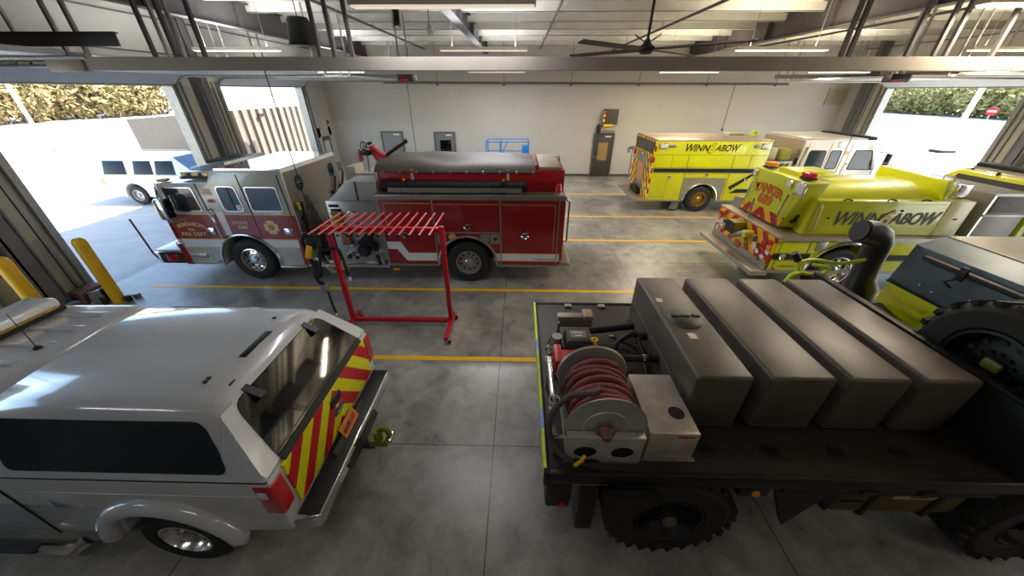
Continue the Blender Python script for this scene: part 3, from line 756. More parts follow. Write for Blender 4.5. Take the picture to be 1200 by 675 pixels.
MB().box(-6.3, -6.2, YN-.012, YN, 1.78, 1.9).build('sticker', M_LENSCLR, cab)
for pts in ([(-7.9, 2.36), (-8.02, 1.62), (-7.95, .9)], [(-7.03, 2.36), (-7.0, 1.7), (-7.0, 1.15)], [(-6.05, 2.55), (-6.02, 1.9), (-5.99, 1.1)], [(-5.17, 2.55), (-5.14, 1.9), (-5.1, 1.0)]):
    MB().tube([(p[0], YN-.004, p[1]) for p in pts], .012, 4).build('door_seam', M_DARK, cab)
MB().box(-6.85, -6.66, YN-.012, YN+.01, 1.17, 1.75).build('handle_plate', M_ALU, cab)
b = MB().tube([(-6.93, YN, 1.8), (-6.93, YN-.07, 1.78), (-6.9, YN-.07, 1.45), (-6.88, YN-.07, 1.14), (-6.88, YN, 1.12)], .022, 8); b.build('grab_rail', M_CHROME, cab)
for x in (-7.14, -5.3): MB().box(x-.1, x+.1, YN-.02, YN, 1.2, 1.36, .01).box(x-.05, x+.09, YN-.035, YN-.02, 1.25, 1.3, .005).build('door_latch', M_CHROME, cab)
text_mesh('WINNABOW', .66, .105, (1, 0, 0), (0, 0, 1), (-7.56, YN-.006, 1.37), M_CREAM, cab, arc=.08, bold=.015)
text_mesh('VOL.', .2, .075, (1, 0, 0), (0, 0, 1), (-7.58, YN-.006, 1.31), M_CREAM, cab, bold=.015)
text_mesh('FIRE DEPT.', .6, .085, (1, 0, 0), (0, 0, 1), (-7.56, YN-.006, 1.2), M_CREAM, cab, bold=.015)
text_mesh('ENGINE', .34, .075, (1, 0, 0), (0, 0, 1), (-6.37, YN-.006, 1.49), M_CREAM, cab, bold=.015)
text_mesh('688', .22, .08, (1, 0, 0), (0, 0, 1), (-6.35, YN-.006, 1.38), M_CREAM, cab, bold=.015)
maltese(cab, -5.68, 1.38, .17, YN-.008, M_CREAM)
q = MB().prism([(-6.82+.1*math.cos(a*PI/10), 1.98+.05*math.sin(a*PI/10)) for a in range(20)], 'y', YN-.008, YN+.01).build('badge', M_CREAM, cab)
MB().prism([(-6.82+.075*math.cos(a*PI/10), 1.98+.033*math.sin(a*PI/10)) for a in range(20)], 'y', YN-.011, YN).build('badge_centre', M_TXTRED, q)
MB().prism([(-6.93, 2.12), (-6.73, 2.12), (-6.76, 2.25), (-6.9, 2.25)], 'y', YN-.008, YN+.01).build('badge', mat('pale_gold', '#c7ab78', .4, .1, .06, 12), cab, label='pale gold badge between the windows')
# cab rear wall fittings
MB().box(-5.062, -5.05, YN+.06, YFAR-.06, .7, 2.58).build('rear_sheet', mat('brown_rear_sheet', '#8b8070', .32, .55, .06, 3), cab, label='brown grey rear sheet of the cab')
for y in (7.75, 9.25): 
    w = MB().ring(rrect(y-.13, y+.13, 2.1, 2.45, .12), rrect(y-.1, y+.1, 2.13, 2.42, .09), 'x', -5.06, -5.04).build('rear_window', M_BLACK, cab)
    MB().prism(rrect(y-.1, y+.1, 2.13, 2.42, .09), 'x', -5.062, -5.048).build('pane', M_GLASSDK, w)
for (y, z, a, m) in ((7.45, 1.5, .1, M_BLACK), (8.1, 1.6, -.25, M_STEEL), (8.8, 1.7, .5, M_BLACK), (9.2, 1.75, .6, M_DARK)):
    MB().cyl((-5.0, y, z-.45), (-5.0, y+a, z+.4), .03, 8).box(-5.05, -4.97, y+a*.5-.06, y+a*.5+.06, z, z+.08).build('mounted_tool', m, t)
MB().cyl((-5.0, 7.4, 1.9), (-5.0, 7.42, 1.75), .035, 8).build('tool_grip', M_LIME, t)
# front: windshield, bumper, marker rod, mirrors, roof gear
MB().hull8([(-8.05, YN+.12, 1.45), (-8.02, YN+.12, 1.45), (-8.02, YFAR-.12, 1.45), (-8.05, YFAR-.12, 1.45)], [(-7.955, YN+.15, 2.28), (-7.92, YN+.15, 2.28), (-7.92, YFAR-.15, 2.28), (-7.955, YFAR-.15, 2.28)]).build('windshield', M_GLASS, cab)
bm = MB().box(-8.85, -8.0, YN+.05, YFAR-.05, .4, .72, .03).build('front_bumper', M_CHROME, t)
MB().box(-8.83, -8.0, YN+.07, YFAR-.07, .72, .76, .01).build('bumper_deck', M_WHITE, bm)
MB().box(-8.6, -8.3, YN+.03, YN+.06, .48, .64, .01).build('side_lamp', M_LENSRED, bm)
MB().box(-8.75, -8.15, YN+.038, YN+.05, .42, .70).build('grille_plate', M_DARK, bm)
MB().tube([(-8.35, YN+.2, .76), (-8.35, YN+.2, .9), (-8.15, YN+.2, .94), (-8.12, YN+.2, .76)], .018, 8).build('guard_loop', M_CHROME, bm)
MB().tube([(-8.86, YN+.08, .5), (-8.92, YN+.07, .66), (-8.99, YN+.05, 1.53)], .02, 8).build('marker_rod', mat('marker_rod_red', '#6e2730', .5), bm)
for s, y in ((-1, YN-.2), (1, YFAR+.2)):
    mi = MB().box(-7.86, -7.66, y-.1, y+.1, 1.62, 2.08, .04).build('mirror', M_CHROME, t)
    MB().box(-7.66, -7.64, y-.085, y+.085, 1.66, 2.04, .01).build('mirror_glass', M_GLASSDK, mi)
    MB().tube([(-7.85, y, 1.66), (-7.8, y, 1.56), (-7.55, (YN if s < 0 else YFAR), 1.58)], .03, 8).tube([(-7.8, y, 2.05), (-7.85, y-.12*s, 2.3)], .02, 6).build('mirror_arm', M_CHROME, mi)
for y0 in (YN+.25, YFAR-.55):
    lb = MB().box(-7.5, -6.85, y0, y0+.3, 2.45, 2.55, .03).build('light_bar', M_LENSCLR, t)
    MB().box(-7.5, -6.85, y0-.03, y0+.33, 2.4, 2.45).build('base', M_DARK, lb)
    for i in range(5): MB().box(-7.46+i*.125, -7.37+i*.125, y0-.006, y0+.02, 2.47, 2.53).build('lamp', (M_BRASS, M_DARK)[i % 2], lb)
MB().hull8([(-7.55, 7.7, 2.42), (-6.62, 7.7, 2.44), (-6.62, 9.3, 2.44), (-7.55, 9.3, 2.42)], [(-7.5, 7.8, 2.58), (-6.65, 7.8, 2.72), (-6.65, 9.2, 2.72), (-7.5, 9.2, 2.58)], .03).build('roof_unit', M_ALU, t, label='grey roof air unit behind the light bar')
MB().box(-7.3, -6.8, 8.1, 8.5, 2.62, 2.7).box(-7.3, -6.8, 8.6, 9.0, 2.62, 2.7).build('roof_unit_vent', M_DARK, t)
MB().box(-7.9, -7.72, YN+.05, YN+.22, 2.37, 2.43, .03).build('marker_lamp', M_AMBER, t)
# chassis
MB().box(-8.0, 1.0, 7.75, 8.05, .45, .75).box(-8.0, 1.0, 8.85, 9.15, .45, .75).box(-7.9, .9, 7.6, 9.3, .75, .9).build('chassis', M_UNDER, t)
for x in (-6.45, -1.2):
    for y, s in ((YN+.17, -1), (YFAR-.17, 1)): wheel(t, x, y, .52, .53, .3, s, rim=M_CHROME if x < -3 else M_ALU)
for x, y in ((-1.2, 8.45), (-6.45, 8.45)): MB().cyl((x, 7.5, .52), (x, 9.4, .52), .08, 12).build('axle', M_UNDER, t)
# pump section
pp = MB().box(-4.28, -3.12, YN+.02, YFAR-.02, .5, 2.0, .01).build('pump_panel', mat('pump_panel_steel', '#a5a6a6', .35, .6, .08, 5), t, label='brushed steel pump panel')
MB().hull8([(-4.2, YN+.06, 1.99), (-3.12, YN+.06, 1.99), (-3.12, YFAR-.06, 1.99), (-4.2, YFAR-.06, 1.99)], [(-3.77, YN+.06, 2.4), (-3.1, YN+.06, 2.42), (-3.1, YFAR-.06, 2.42), (-3.77, YFAR-.06, 2.4)], .01).build('upper_panel', mat('pump_upper_aluminium', '#b8b7b4', .4, .55, .06, 5), t)
MB().box(-3.56, -3.545, YN+.035, YN+.06, 2.0, 2.4).build('seam', M_DARK, pp)
MB().box(-4.2, -3.98, YN+.0, YN+.03, 1.3, 1.82).build('hose_well', M_BLACK, pp)
for i in range(5): MB().tube([(-4.19+.03*(i % 2), YN-.01, 1.38+i*.085), (-4.09, YN-.05, 1.42+i*.085), (-3.99, YN-.01, 1.38+i*.085)], .038, 8, 4).build('folded_hose', mat('green_hose', '#7d9a2c', .7, 0, .2, 10), pp)
MB().box(-4.1, -3.9, YN-.05, YN+.02, .98, 1.25, .01).build('brass_panel', mat('copper_brown', '#8a5a44', .5, .3, .15, 8), pp)
MB().box(-4.22, -4.02, YN+.0, YN+.03, 1.86, 1.92).build('name_plate', M_DARK, pp)
MB().tube([(-4.2, YN-.05, 1.4), (-3.6, YN-.06, 1.36), (-3.2, YN-.05, 1.36)], .025, 8).build('pump_rail', M_CHROME, pp)
MB().cyl((-3.62, YN+.02, .86), (-3.62, YN-.1, .86), .15, 20).cyl((-3.62, YN-.1, .86), (-3.62, YN-.13, .86), .1, 16).build('intake_cap', M_BLACK, pp)
MB().cyl((-3.5, YN+.02, 1.12), (-3.5, YN-.14, 1.1), .13, 18).cyl((-3.36, YN, 1.0), (-3.3, YN-.16, .95), .08, 14).build('discharge', M_DARK, pp)
for i in range(8):
    x, z = -3.9+.13*(i % 4)*1.3, .95+.22*(i//4)+.07*(i % 3)
    MB().lathe([(0, 0), (.05, 0), (.05, .04), (.02, .05), (0, .05)], (x, YN+.02, z), (0, -1, 0), 14).build('gauge', (M_CHROME, M_DARK, M_STEEL)[i % 3], pp)
for i in range(4): MB().cyl((-3.7+.16*i, YN+.02, 1.5+.07*(i % 2)), (-3.7+.16*i, YN-.07, 1.5+.07*(i % 2)), .025, 8).build('knob', M_CHROME, pp)
MB().box(-3.84, -3.66, YN+.01, YN+.03, .98, 1.08).build('label_plate', mat('violet_plate', '#6d6b86', .5), pp)
for (x, z, r_) in ((-3.98, .72, .07), (-3.8, .7, .06), (-3.3, .72, .075)):
    v_ = MB().lathe([(0, 0), (r_, 0), (r_, .1), (r_*.7, .12), (0, .12)], (x, YN+.02, z), (0, -1, 0), 18).build('outlet', M_CHROME, pp)
    MB().lathe([(0, 0), (r_*.8, 0), (r_*.8, .03), (0, .03)], (x, YN-.1, z), (0, -1, 0), 14).build('outlet_cap', M_DARK, v_)
for i in range(6): MB().tube([(-3.55+.07*i, YN, 1.66), (-3.55+.07*i, YN-.1, 1.66), (-3.55+.07*i, YN-.1, 1.6)], .012, 6).build('pull_handle', M_CHROME, pp)
for (x, z, r_) in ((-3.75, 1.7, .09), (-3.72, 1.45, .06), (-3.95, 1.22, .05)):
    g_ = MB().lathe([(0, .0), (r_, 0), (r_, .035), (r_*.85, .04), (r_*.85, .03), (0, .03)], (x, YN+.02, z), (0, -1, 0), 22).build('dial', M_CHROME, pp)
    MB().lathe([(0, 0), (r_*.8, 0), (r_*.8, .004), (0, .004)], (x, YN-.012, z), (0, -1, 0), 20).build('dial_face', M_LENSCLR, g_)
rb = MB().box(-5.06, -3.1, YN-.06, YN+.45, .4, .46, .01).build('running_board', M_TREAD, t)
MB().tube([(-4.6, YN+.06, .5), (-4.2, YN+.0, .5), (-3.8, YN+.08, .5), (-3.5, YN+.02, .5), (-3.25, YN+.08, .52)], .04, 8, 5).build('hose', M_BEIGE, rb)
for x in (-4.2, -2.95): MB().box(x-.08, x+.08, YN-.065, YN-.03, .33, .39, .01).build('marker_lamp', M_AMBER, rb)
for i in range(4): MB().box(-3.5+.1*i, -3.42+.1*i, YN+.0, YN+.09, .46, .56+.03*(i % 2), .01).build('fitting', (M_STEEL, M_DARK)[i % 2], rb)
# body
bp = [(-3.13, .5), (-1.93, .5)]+arc_pts(-1.2, .52, .68, 182, -2, 16)+[(-.45, .5), (.98, .5), (.98, 2.1), (-3.13, 2.1)]
bd = MB().prism(bp, 'y', YN, YFAR, .012).build('body', M_RED, t)
MB().box(-3.15, 1.0, YN-.06, YN+.34, 2.1, 2.16, .008).build('ledge', M_TREAD, bd)
MB().box(-3.15, 1.0, YFAR-.34, YFAR+.06, 2.1, 2.16, .008).build('ledge', M_TREAD, bd)
MB().box(-3.16, 1.02, YN-.065, YN-.02, 2.06, 2.14).build('ledge_edge', M_ALU, bd)
MB().box(-3.16, -1.9, YN-.03, YN+.02, .45, .5).box(-.5, 1.02, YN-.03, YN+.02, .45, .5).box(-3.15, -3.09, YN-.012, YN+.02, .5, 2.08).build('sill', M_ALU, bd)
b = MB()
for x in (-1.92, -.415, .88): b.box(x-.016, x+.016, YN-.008, YN+.01, .52, 2.06)
b.box(-1.92, -.415, YN-.008, YN+.01, 1.28, 1.31); b.build('door_seam', M_ALU, bd)
b = MB().box(-3.0, -1.95, YN-.006, YN+.01, 1.955, 1.97).box(-1.88, -.45, YN-.006, YN+.01, 1.945, 1.957).box(-.38, .8, YN-.006, YN+.01, 1.94, 1.952).box(.79, .8, YN-.006, YN+.01, .85, 1.95).box(-3.0, -2.99, YN-.006, YN+.01, 1.15, 1.97); b.build('pin_stripe', M_GOLD, bd)
for (x, z) in ((-1.16, 1.44), (.14, 1.25), (-2.61, 1.24)):
    h = MB().lathe([(0, .012), (.065, .012), (.085, .03), (.095, .0), (0, 0)], (x, YN, z), (0, -1, 0), 22).build('latch_ring', M_CHROME, bd)
    MB().box(x-.05, x+.05, YN-.035, YN-.01, z-.012, z+.012).box(x-.012, x+.012, YN-.035, YN-.01, z-.05, z).build('latch_handle', M_DARK, h)
MB().prism([(-3.08, 1.06), (-2.76, 1.06), (-2.6, .78), (-1.93, .78), (-1.93, .585), (-2.66, .585), (-2.86, .875), (-3.08, .875)], 'y', YN-.006, YN+.01).build('white_stripe', M_WHITE, bd)
MB().box(-.55, .95, YN-.006, YN+.01, .6, .78).build('white_stripe', M_WHITE, bd)
b = MB().box(-.55, .95, YN-.009, YN, .775, .79).box(-.55, .95, YN-.009, YN, .59, .603).box(-2.58, -1.93, YN-.009, YN, .775, .788).box(-2.66, -1.93, YN-.009, YN, .575, .588); b.build('gold_line', M_GOLD, bd)
text_mesh('www.WinnabowFire.com', .5, .04, (1, 0, 0), (0, 0, 1), (.6, YN-.008, .65), M_TXTBLK, bd, bold=.02)
MB().lathe([(0, .0), (.085, 0), (.085, .008), (0, .008)], (-1.53, YN, 1.19), (0, -1, 0), 20).build('badge', M_GOLD, bd)
MB().box(-.88, -.68, YN-.012, YN, 1.08, 1.26).build('fuel_door', M_ALU, bd); MB().box(-.66, -.44, YN-.012, YN, 1.03, 1.26).build('fuel_door', M_ALU, bd); MB().box(-1.88, -1.68, YN-.012, YN, 1.02, 1.26).build('fuel_door', M_ALU, bd)
MB().box(-.58, -.5, YN-.02, YN-.01, 1.12, 1.18).build('fuel_cap', M_DARK, bd)
arch_trim(bd, -1.2, .52, .69, 182, -2, YN-.02, M_ALU)
MB().prism(arc_pts(-1.2, .52, .675, -2, 182, 20), 'y', YN+.5, YN+.52).build('wheel_well', M_UNDER, bd)
# upper hose bed and tarp
hbed = MB().box(-3.13, .98, 7.55, 9.35, 2.12, 2.62, .015).build('hose_bed', M_RED, t, label='upper red hose bed walls')
MB().box(.42, .9, 7.62, 9.3, 2.62, 2.68, .02).build('rear_box_top', mat('tan_cover', '#8d8370', .6, 0, .08, 4), hbed)
MB().box(.33, .4, 7.6, 9.3, 2.6, 2.72, .01).build('red_divider', M_RED, hbed)
for x in (-2.35, -.25): MB().box(x-.03, x+.03, 7.535, 7.555, 2.4, 2.62).build('strap', M_BEIGE, hbed)
g = bmesh.new(); nx, ny = 40, 16; G = []
for i in range(nx+1):
    row = []
    for j in range(ny+1):
        x = -3.16+3.5*i/nx; y = 7.5+1.9*j/ny; e = min(j, ny-j)/ny
        z = 2.64+.1*min(1, e*6)+(.05*math.sin(x*2.3+y*1.1)*e*2+.04*math.sin(x*5+y*4)*e)+.05*math.exp(-((x+2.2)**2+(y-9.0)**2)*3)
        if j in (0, ny): z -= .06
        row.append(g.verts.new((x, y, z)))
    G.append(row)
for i in range(nx):
    for j in range(ny): g.faces.new((G[i][j], G[i+1][j], G[i+1][j+1], G[i][j+1]))
q = bmesh.ops.extrude_face_region(g, geom=g.faces[:])
for v in q['geom']:
    if isinstance(v, bmesh.types.BMVert): v.co.z -= .012
bmesh.ops.recalc_face_normals(g, faces=g.faces[:])
b = MB(); b.add(g); tp = b.build('tarp', mat('brown_vinyl_tarp', '#493f36', .55, 0, .08, 6), t, label='brown vinyl hose bed tarp')
for i in range(10):
    x = -2.95+i*.36; MB().box(x-.02, x+.02, 7.49, 7.54, 2.54, 2.6, .008).build('tarp_snap', M_BRASS, tp)
# hard suction hose on its tray
su = MB().cyl((-2.9, 7.44, 2.32), (.08, 7.44, 2.32), .085, 16).build('suction_hose', mat('grey_ribbed_hose', '#3a3837', .6, 0, .1, 30), t, label='dark hard suction hose lying on the side ledge')
b = MB()
for i in range(60): b.cyl((-2.85+i*.048, 7.44, 2.32), (-2.83+i*.048, 7.44, 2.32), .09, 14)
b.build('hose_rib', M_DARK, su)
MB().cyl((-2.99, 7.44, 2.32), (-2.88, 7.44, 2.32), .12, 18).cyl((.06, 7.44, 2.32), (.15, 7.44, 2.32), .11, 18).build('coupling', M_BLACK, su)
MB().box(-2.85, .05, 7.3, 7.42, 2.19, 2.25).box(-2.85, .05, 7.29, 7.31, 2.19, 2.29).build('tray', M_ALU, su)
for x in (-2.5, -.35): MB().box(x-.03, x+.03, 7.32, 7.56, 2.22, 2.42, .01).build('hose_strap', M_BLACK, su); MB().box(x-.02, x+.03, 7.35, 7.42, 2.42, 2.46).build('strap_tag', M_AMBER, su)
MB().box(-2.2, -.3, 7.3, 7.55, 2.155, 2.163).build('ledge_mat', M_DARK, su)
bc = MB().lathe([(0, 0), (.08, 0), (.08, .05), (.065, .16), (.04, .19), (0, .19)], (.85, 7.42, 2.18), (0, 0, 1), 18).build('beacon', M_LENSRED, t)
MB().cyl((.85, 7.42, 2.15), (.85, 7.42, 2.19), .09, 18).build('base', M_CHROME, bc)
# rear: lamps, hand rail
MB().box(.98, 1.02, YN+.05, YN+.2, .6, 2.0).build('rear_lamp_strip', M_LENSRED, t)
MB().tube([(1.0, YN+.1, 2.05), (1.1, YN+.06, 2.0), (1.1, YN+.06, 1.1), (1.0, YN+.1, 1.05)], .018, 8).build('hand_rail', M_DARK, t)
MB().box(1.0, 1.25, YN+.1, YFAR-.1, .42, .5, .01).build('tailboard', M_TREAD, t)
MB().tube([(.93, 9.2, 2.6), (1.0, 9.2, 2.66), (1.04, 9.2, 2.5), (1.04, 9.2, 2.15)], .016, 6).build('hand_rail', M_DARK, t)
# deck gun over the pump
dg = MB().cyl((-3.25, 8.3, 2.42), (-3.3, 8.3, 2.72), .07, 14).tube([(-3.3, 8.3, 2.7), (-3.36, 8.3, 2.8), (-3.44, 8.3, 3.0)], .085, 12, 4).tube([(-3.42, 8.25, 2.98), (-3.2, 8.3, 2.78), (-3.12, 8.3, 2.8)], .06, 10, 4).build('deck_gun', M_REDRACK, t, label='red deck gun with a black stream pipe')
MB().cyl((-3.14, 8.3, 2.78), (-2.62, 8.3, 3.09), .035, 12).cyl((-2.66, 8.3, 3.07), (-2.58, 8.3, 3.12), .045, 12).build('stream_pipe', M_BLACK, dg)
MB().cyl((-3.1, 8.3, 2.84), (-2.75, 8.3, 3.04), .024, 8).build('pipe_sleeve', M_BRASS, dg)
MB().cyl((-3.45, 8.28, 3.02), (-3.47, 8.28, 3.08), .06, 14).build('inlet_cap', M_DARK, dg)
hw = MB(); hw.tube([(-3.6+.07*math.cos(a*PI/8), 8.25, 3.0+.085*math.sin(a*PI/8)) for a in range(16)], .012, 6, closed=True).cyl((-3.6, 8.25, 2.92), (-3.6, 8.25, 3.08), .01, 6).cyl((-3.6, 8.25, 3.0), (-3.5, 8.28, 2.95), .012, 6); hw.build('hand_wheel', M_BLACK, dg)
MB().box(-3.68, -3.45, 8.15, 8.4, 2.8, 2.9, .02).build('gear_box', M_BLACK, dg)
MB().cyl((-3.6, 8.3, 2.42), (-3.58, 8.3, 2.82), .025, 8).build('pump_pipe', M_STEEL, dg)
MB().tube([(-3.75, 7.5, 2.44), (-3.75, 7.5, 2.52), (-3.15, 7.5, 2.52), (-3.15, 7.5, 2.44)], .018, 6).build('top_rail', M_ALU, t)
MB().box(-4.1, -3.9, 8.2, 8.7, 2.0, 2.55, .02).cyl((-3.95, 7.9, 2.0), (-4.0, 7.9, 2.6), .04, 8).build('stowed_gear', M_BEIGE, t)

# ------------------------------------------------------------------ red rolling rack
t = thing('gear_rack', 'red rolling rack with a row of slanting prongs before the engine', 'rack', (-2.35, 5.45, 0))
YR = 5.45
MB().box(-3.28, -1.36, YR-.04, YR+.04, .1, .18, .006).build('base_bar', M_REDRACK, t)
for x in (-3.3, -1.33):
    MB().box(x-.04, x+.04, 4.86, 5.72, .09, .17, .006).build('foot', M_REDRACK, t)
    MB().box(x-.04, x+.04, YR-.04, YR+.04, .17, 2.1, .006).build('post', M_REDRACK, t)
    for y in (4.9, 5.68):
        w = MB().cyl((x-.02+.06, y, .05), (x+.02+.06, y, .05), .05, 16).build('caster_wheel', M_RUBBER, t)
        MB().box(x+.0, x+.09, y-.03, y+.03, .085, .1).box(x+.03, x+.035, y-.02, y+.02, .04, .09).cyl((x+.03, y, .05), (x+.09, y, .05), .018, 8).build('caster_fork', M_STEEL, w)
MB().box(-3.4, -1.36, YR-.04, YR+.04, 2.0, 2.08, .006).build('top_bar', M_REDRACK, t)
for i in range(13):
    x = -3.42+i*(1.97/12)
    pr = MB().cyl((x, 5.06+.0*i, 2.08), (x+.01, 6.2, 2.08), .02, 10).build('prong', M_REDRACK, t)
    MB().cyl((x, 5.04, 2.08), (x, 5.06, 2.08), .023, 10).build('prong_cap', M_BLACK, pr)
# breathing set harness hung on the left prongs
t = thing('air_pack_harness', 'black and yellow breathing set harness hung on the left end of the red rack', 'harness', (-3.4, 5.2, 1.1))
M_STRAP = mat('black_webbing', '#1d1c1b', .8, 0, .2, 20)
MB().tube([(-3.48, 5.12, 2.1), (-3.56, 5.08, 1.95), (-3.5, 5.06, 1.6), (-3.52, 5.08, 1.25), (-3.44, 5.1, 1.05)], .03, 8, 5).tube([(-3.36, 5.1, 2.1), (-3.3, 5.06, 1.85), (-3.36, 5.04, 1.55), (-3.45, 5.06, 1.3)], .028, 8, 5).tube([(-3.3, 5.1, 1.78), (-3.1, 5.08, 1.84), (-3.0, 5.1, 1.78), (-2.97, 5.1, 1.5), (-2.95, 5.1, 1.3)], .028, 8, 5).build('strap', M_STRAP, t)
for bb in ((-3.5, -3.3, 5.06, 5.2, 1.82, 2.04), (-3.52, -3.38, 5.03, 5.12, 1.32, 1.6)): MB().box(*bb, .04).build('pad', M_STRAP, t)
MB().box(-3.53, -3.43, 5.02, 5.06, 1.66, 1.9, .02, rot=Matrix.Rotation(.35, 3, 'Y')).build('yellow_panel', M_YEL, t)
MB().cyl((-3.42, 5.05, 1.68), (-3.2, 5.05, 1.42), .012, 6).cyl((-3.22, 5.05, 1.72), (-3.16, 5.05, 1.42), .012, 6).build('buckle_rod', M_STEEL, t)
MB().tube([(-3.46, 5.1, 1.2), (-3.4, 5.08, 1.0), (-3.38, 5.06, .78), (-3.36, 5.06, .55)], .022, 8, 5).build('hose', M_BLACK, t)
MB().box(-3.5, -3.36, 5.02, 5.1, 1.02, 1.14, .02).box(-3.2, -3.14, 5.02, 5.08, 1.38, 1.44, .01).build('regulator', M_STEEL, t)
MB().cyl((-2.95, 5.1, 1.3), (-2.95, 5.1, 1.22), .025, 10).cyl((-3.36, 5.06, .55), (-3.36, 5.06, .5), .022, 10).build('metal_tip', M_LENSCLR, t)
# ------------------------------------------------------------------ white pickup with a cap, nose to the left
t = PK = thing('pickup_truck', 'white pickup with a matching cap and red and yellow striped tailgate', 'pickup', (-4.6, 2.46, 0))
PN, PF, BT = 1.47, 3.45, 1.40
M_PW = mat('pickup_white', '#bbbcbd', .2, .0, .02, 2, coat=.9)
prof = [(-1.99, .66), (-1.97, .95), (-1.97, BT), (-6.35, BT), (-6.5, 1.36), (-7.75, 1.26), (-7.86, 1.1), (-7.86, .62), (-7.7, .5), (-7.18, .5)]+arc_pts(-6.68, .42, .5, 172, 8, 14)+[(-6.15, .5), (-3.75, .5), (-3.66, .55)]+arc_pts(-3.13, .42, .52, 172, 8, 14)+[(-2.4, .62)]
body = MB().prism(prof, 'y', PN, PF, .035, 3).build('body', M_PW, t)
for x0 in (-3.13, -6.68):
    P = arc_pts(x0, .45, .60, 180, 0, 20)
    rr = [.02]+[.075]*(len(P)-2)+[.02]
    MB().tube([(p[0], PN-.005, p[1]) for p in P], [(.035 if i in (0, len(P)-1) else .085) for i in range(len(P))], 12).build('fender_flare', M_PW, body)
    for y0, y1 in ((PN+.45, PN+.47), (PF-.47, PF-.45)): MB().prism(arc_pts(x0, .42, .515, -5, 185, 18), 'y', y0, y1).build('wheel_well', M_UNDER, body)
    P2 = [(p[0], PF+.005, p[1]) for p in P]
    MB().tube(P2, [(.035 if i in (0, len(P)-1) else .085) for i in range(len(P))], 12).build('fender_flare', M_PW, body)
# body creases, fuel door, door seams
MB().box(-4.2, -2.05, PN-.006, PN+.01, 1.19, 1.21).box(-7.6, -4.4, PN-.006, PN+.01, 1.15, 1.17).build('crease', M_PW, body)
MB().box(-3.98, -3.74, PN-.004, PN+.01, .98, 1.18, .003).build('fuel_door', M_PW, body)
MB().tube([(-4.3, PN-.003, BT), (-4.3, PN-.003, 1.25), (-4.25, PN-.003, .52)], .009, 4).tube([(-5.1, PN-.003, BT), (-5.1, PN-.003, .55)], .009, 4).tube([(-6.2, PN-.003, BT), (-6.2, PN-.003, .55)], .009, 4).build('door_seam', M_DARK, body)
MB().box(-4.95, -4.75, PN-.04, PN, 1.18, 1.22, .01).box(-6.0, -5.8, PN-.04, PN, 1.18, 1.22, .01).build('door_handle', M_PW, body)
# cap
CB = [(-4.26, PN+.0, BT+.01), (-1.985, PN+.0, BT+.01), (-1.985, PF-.0, BT+.01), (-4.26, PF-.0, BT+.01)]
CTz = 1.97
def capsec(x, zt, sh):
    """cap cross-section at x, top height zt, side lean sh"""
    pts = []
    N = 7
    pts.append((PN, BT+.012))
    pts.append((PN+.03, BT+.07))
    yb, yt = PN+.03, PN+.22
    pts += [(yb+(yt-yb)*u, BT+.07+(zt-.10-BT-.07)*u) for u in (.33, .66, 1.)]
    pts += [(yt+.06, zt-.035), (yt+.16, zt)]
    mid = (PN+PF)/2
    full = pts+[(yt+.45, zt+.02), (mid, zt+.03)]+[(PN+PF-p[0], p[1]) for p in ([(yt+.45, zt+.02)]+pts[::-1])]
    return full
b = bmesh.new(); R = []
def zpl(x): return 1.43+(-1.985-x)/.72
secs = [(-4.26, 1.93), (-4.2, CTz), (-3.4, CTz+.01), (-2.6, CTz), (-2.45, CTz-.003), (-2.385, CTz-.02), (-2.34, CTz-.05), ]+[(-2.32+.335*i/24, None) for i in range(25)]
for x, zt in secs:
    S_ = capsec(x, zt if zt else CTz, 0)
    zc = zpl(x)
    if zt is None or zt < CTz-.01:
        lim = zc if zt is None else min(zc, zt+.01)
        S2 = []
        nn = len(S_)
        for i, (y, zz) in enumerate(S_):
            if zz > lim:
                k_ = min(i, nn-1-i)
                zz = lim
                if 1 < k_ < 6:
                    yy = PN+.03+max(0, (lim-BT-.07))/(CTz-.10-BT-.07)*.19+.003*(k_-2)
                    y = yy if i < nn/2 else PN+PF-yy
            S2.append((y, zz))
        S_ = S2
    R.append([b.verts.new((x, y, z)) for (y, z) in S_])
for A, B in zip(R, R[1:]):
    for i in range(len(A)-1): b.faces.new((A[i], A[i+1], B[i+1], B[i]))
b.faces.new(R[0]); b.faces.new(R[-1][::-1])
for A, B in zip(R, R[1:]): b.faces.new((A[0], B[0], B[-1], A[-1]))
bmesh.ops.recalc_face_normals(b, faces=b.faces[:])
mb = MB(); mb.add(b); cap = mb.build('cap', M_PW, t, label='white fibreglass cap over the bed')
MB().box(-4.26, -1.985, PN-.004, PN+.02, BT, BT+.014).box(-4.26, -1.985, PF-.02, PF+.004, BT, BT+.014).build('bed_seam', M_DARK, cap)
def sidey(z): return PN+.03+(z-BT-.07)/(CTz-.10-BT-.07)*.19
def side_window(far):
    W = rpoly([(-4.2, 1.86), (-2.46, 1.86), (-2.27, 1.47), (-4.1, 1.47)], .09, 5)
    g = bmesh.new(); A = []; Bv = []
    for (x, z) in W:
        y = sidey(z)-.006; 
        if far: y = PN+PF-y
        d = .02 if not far else -.02
        A.append(g.verts.new((x, y, z))); Bv.append(g.verts.new((x, y+d, z)))
    g.faces.new(A); g.faces.new(Bv[::-1]); n = len(A)
    for i in range(n): g.faces.new((A[i], Bv[i], Bv[(i+1) % n], A[(i+1) % n]))
    bmesh.ops.recalc_face_normals(g, faces=g.faces[:])
    m = MB(); m.add(g); return m.build('side_window', M_GLASSDK, cap)
side_window(False); side_window(True)
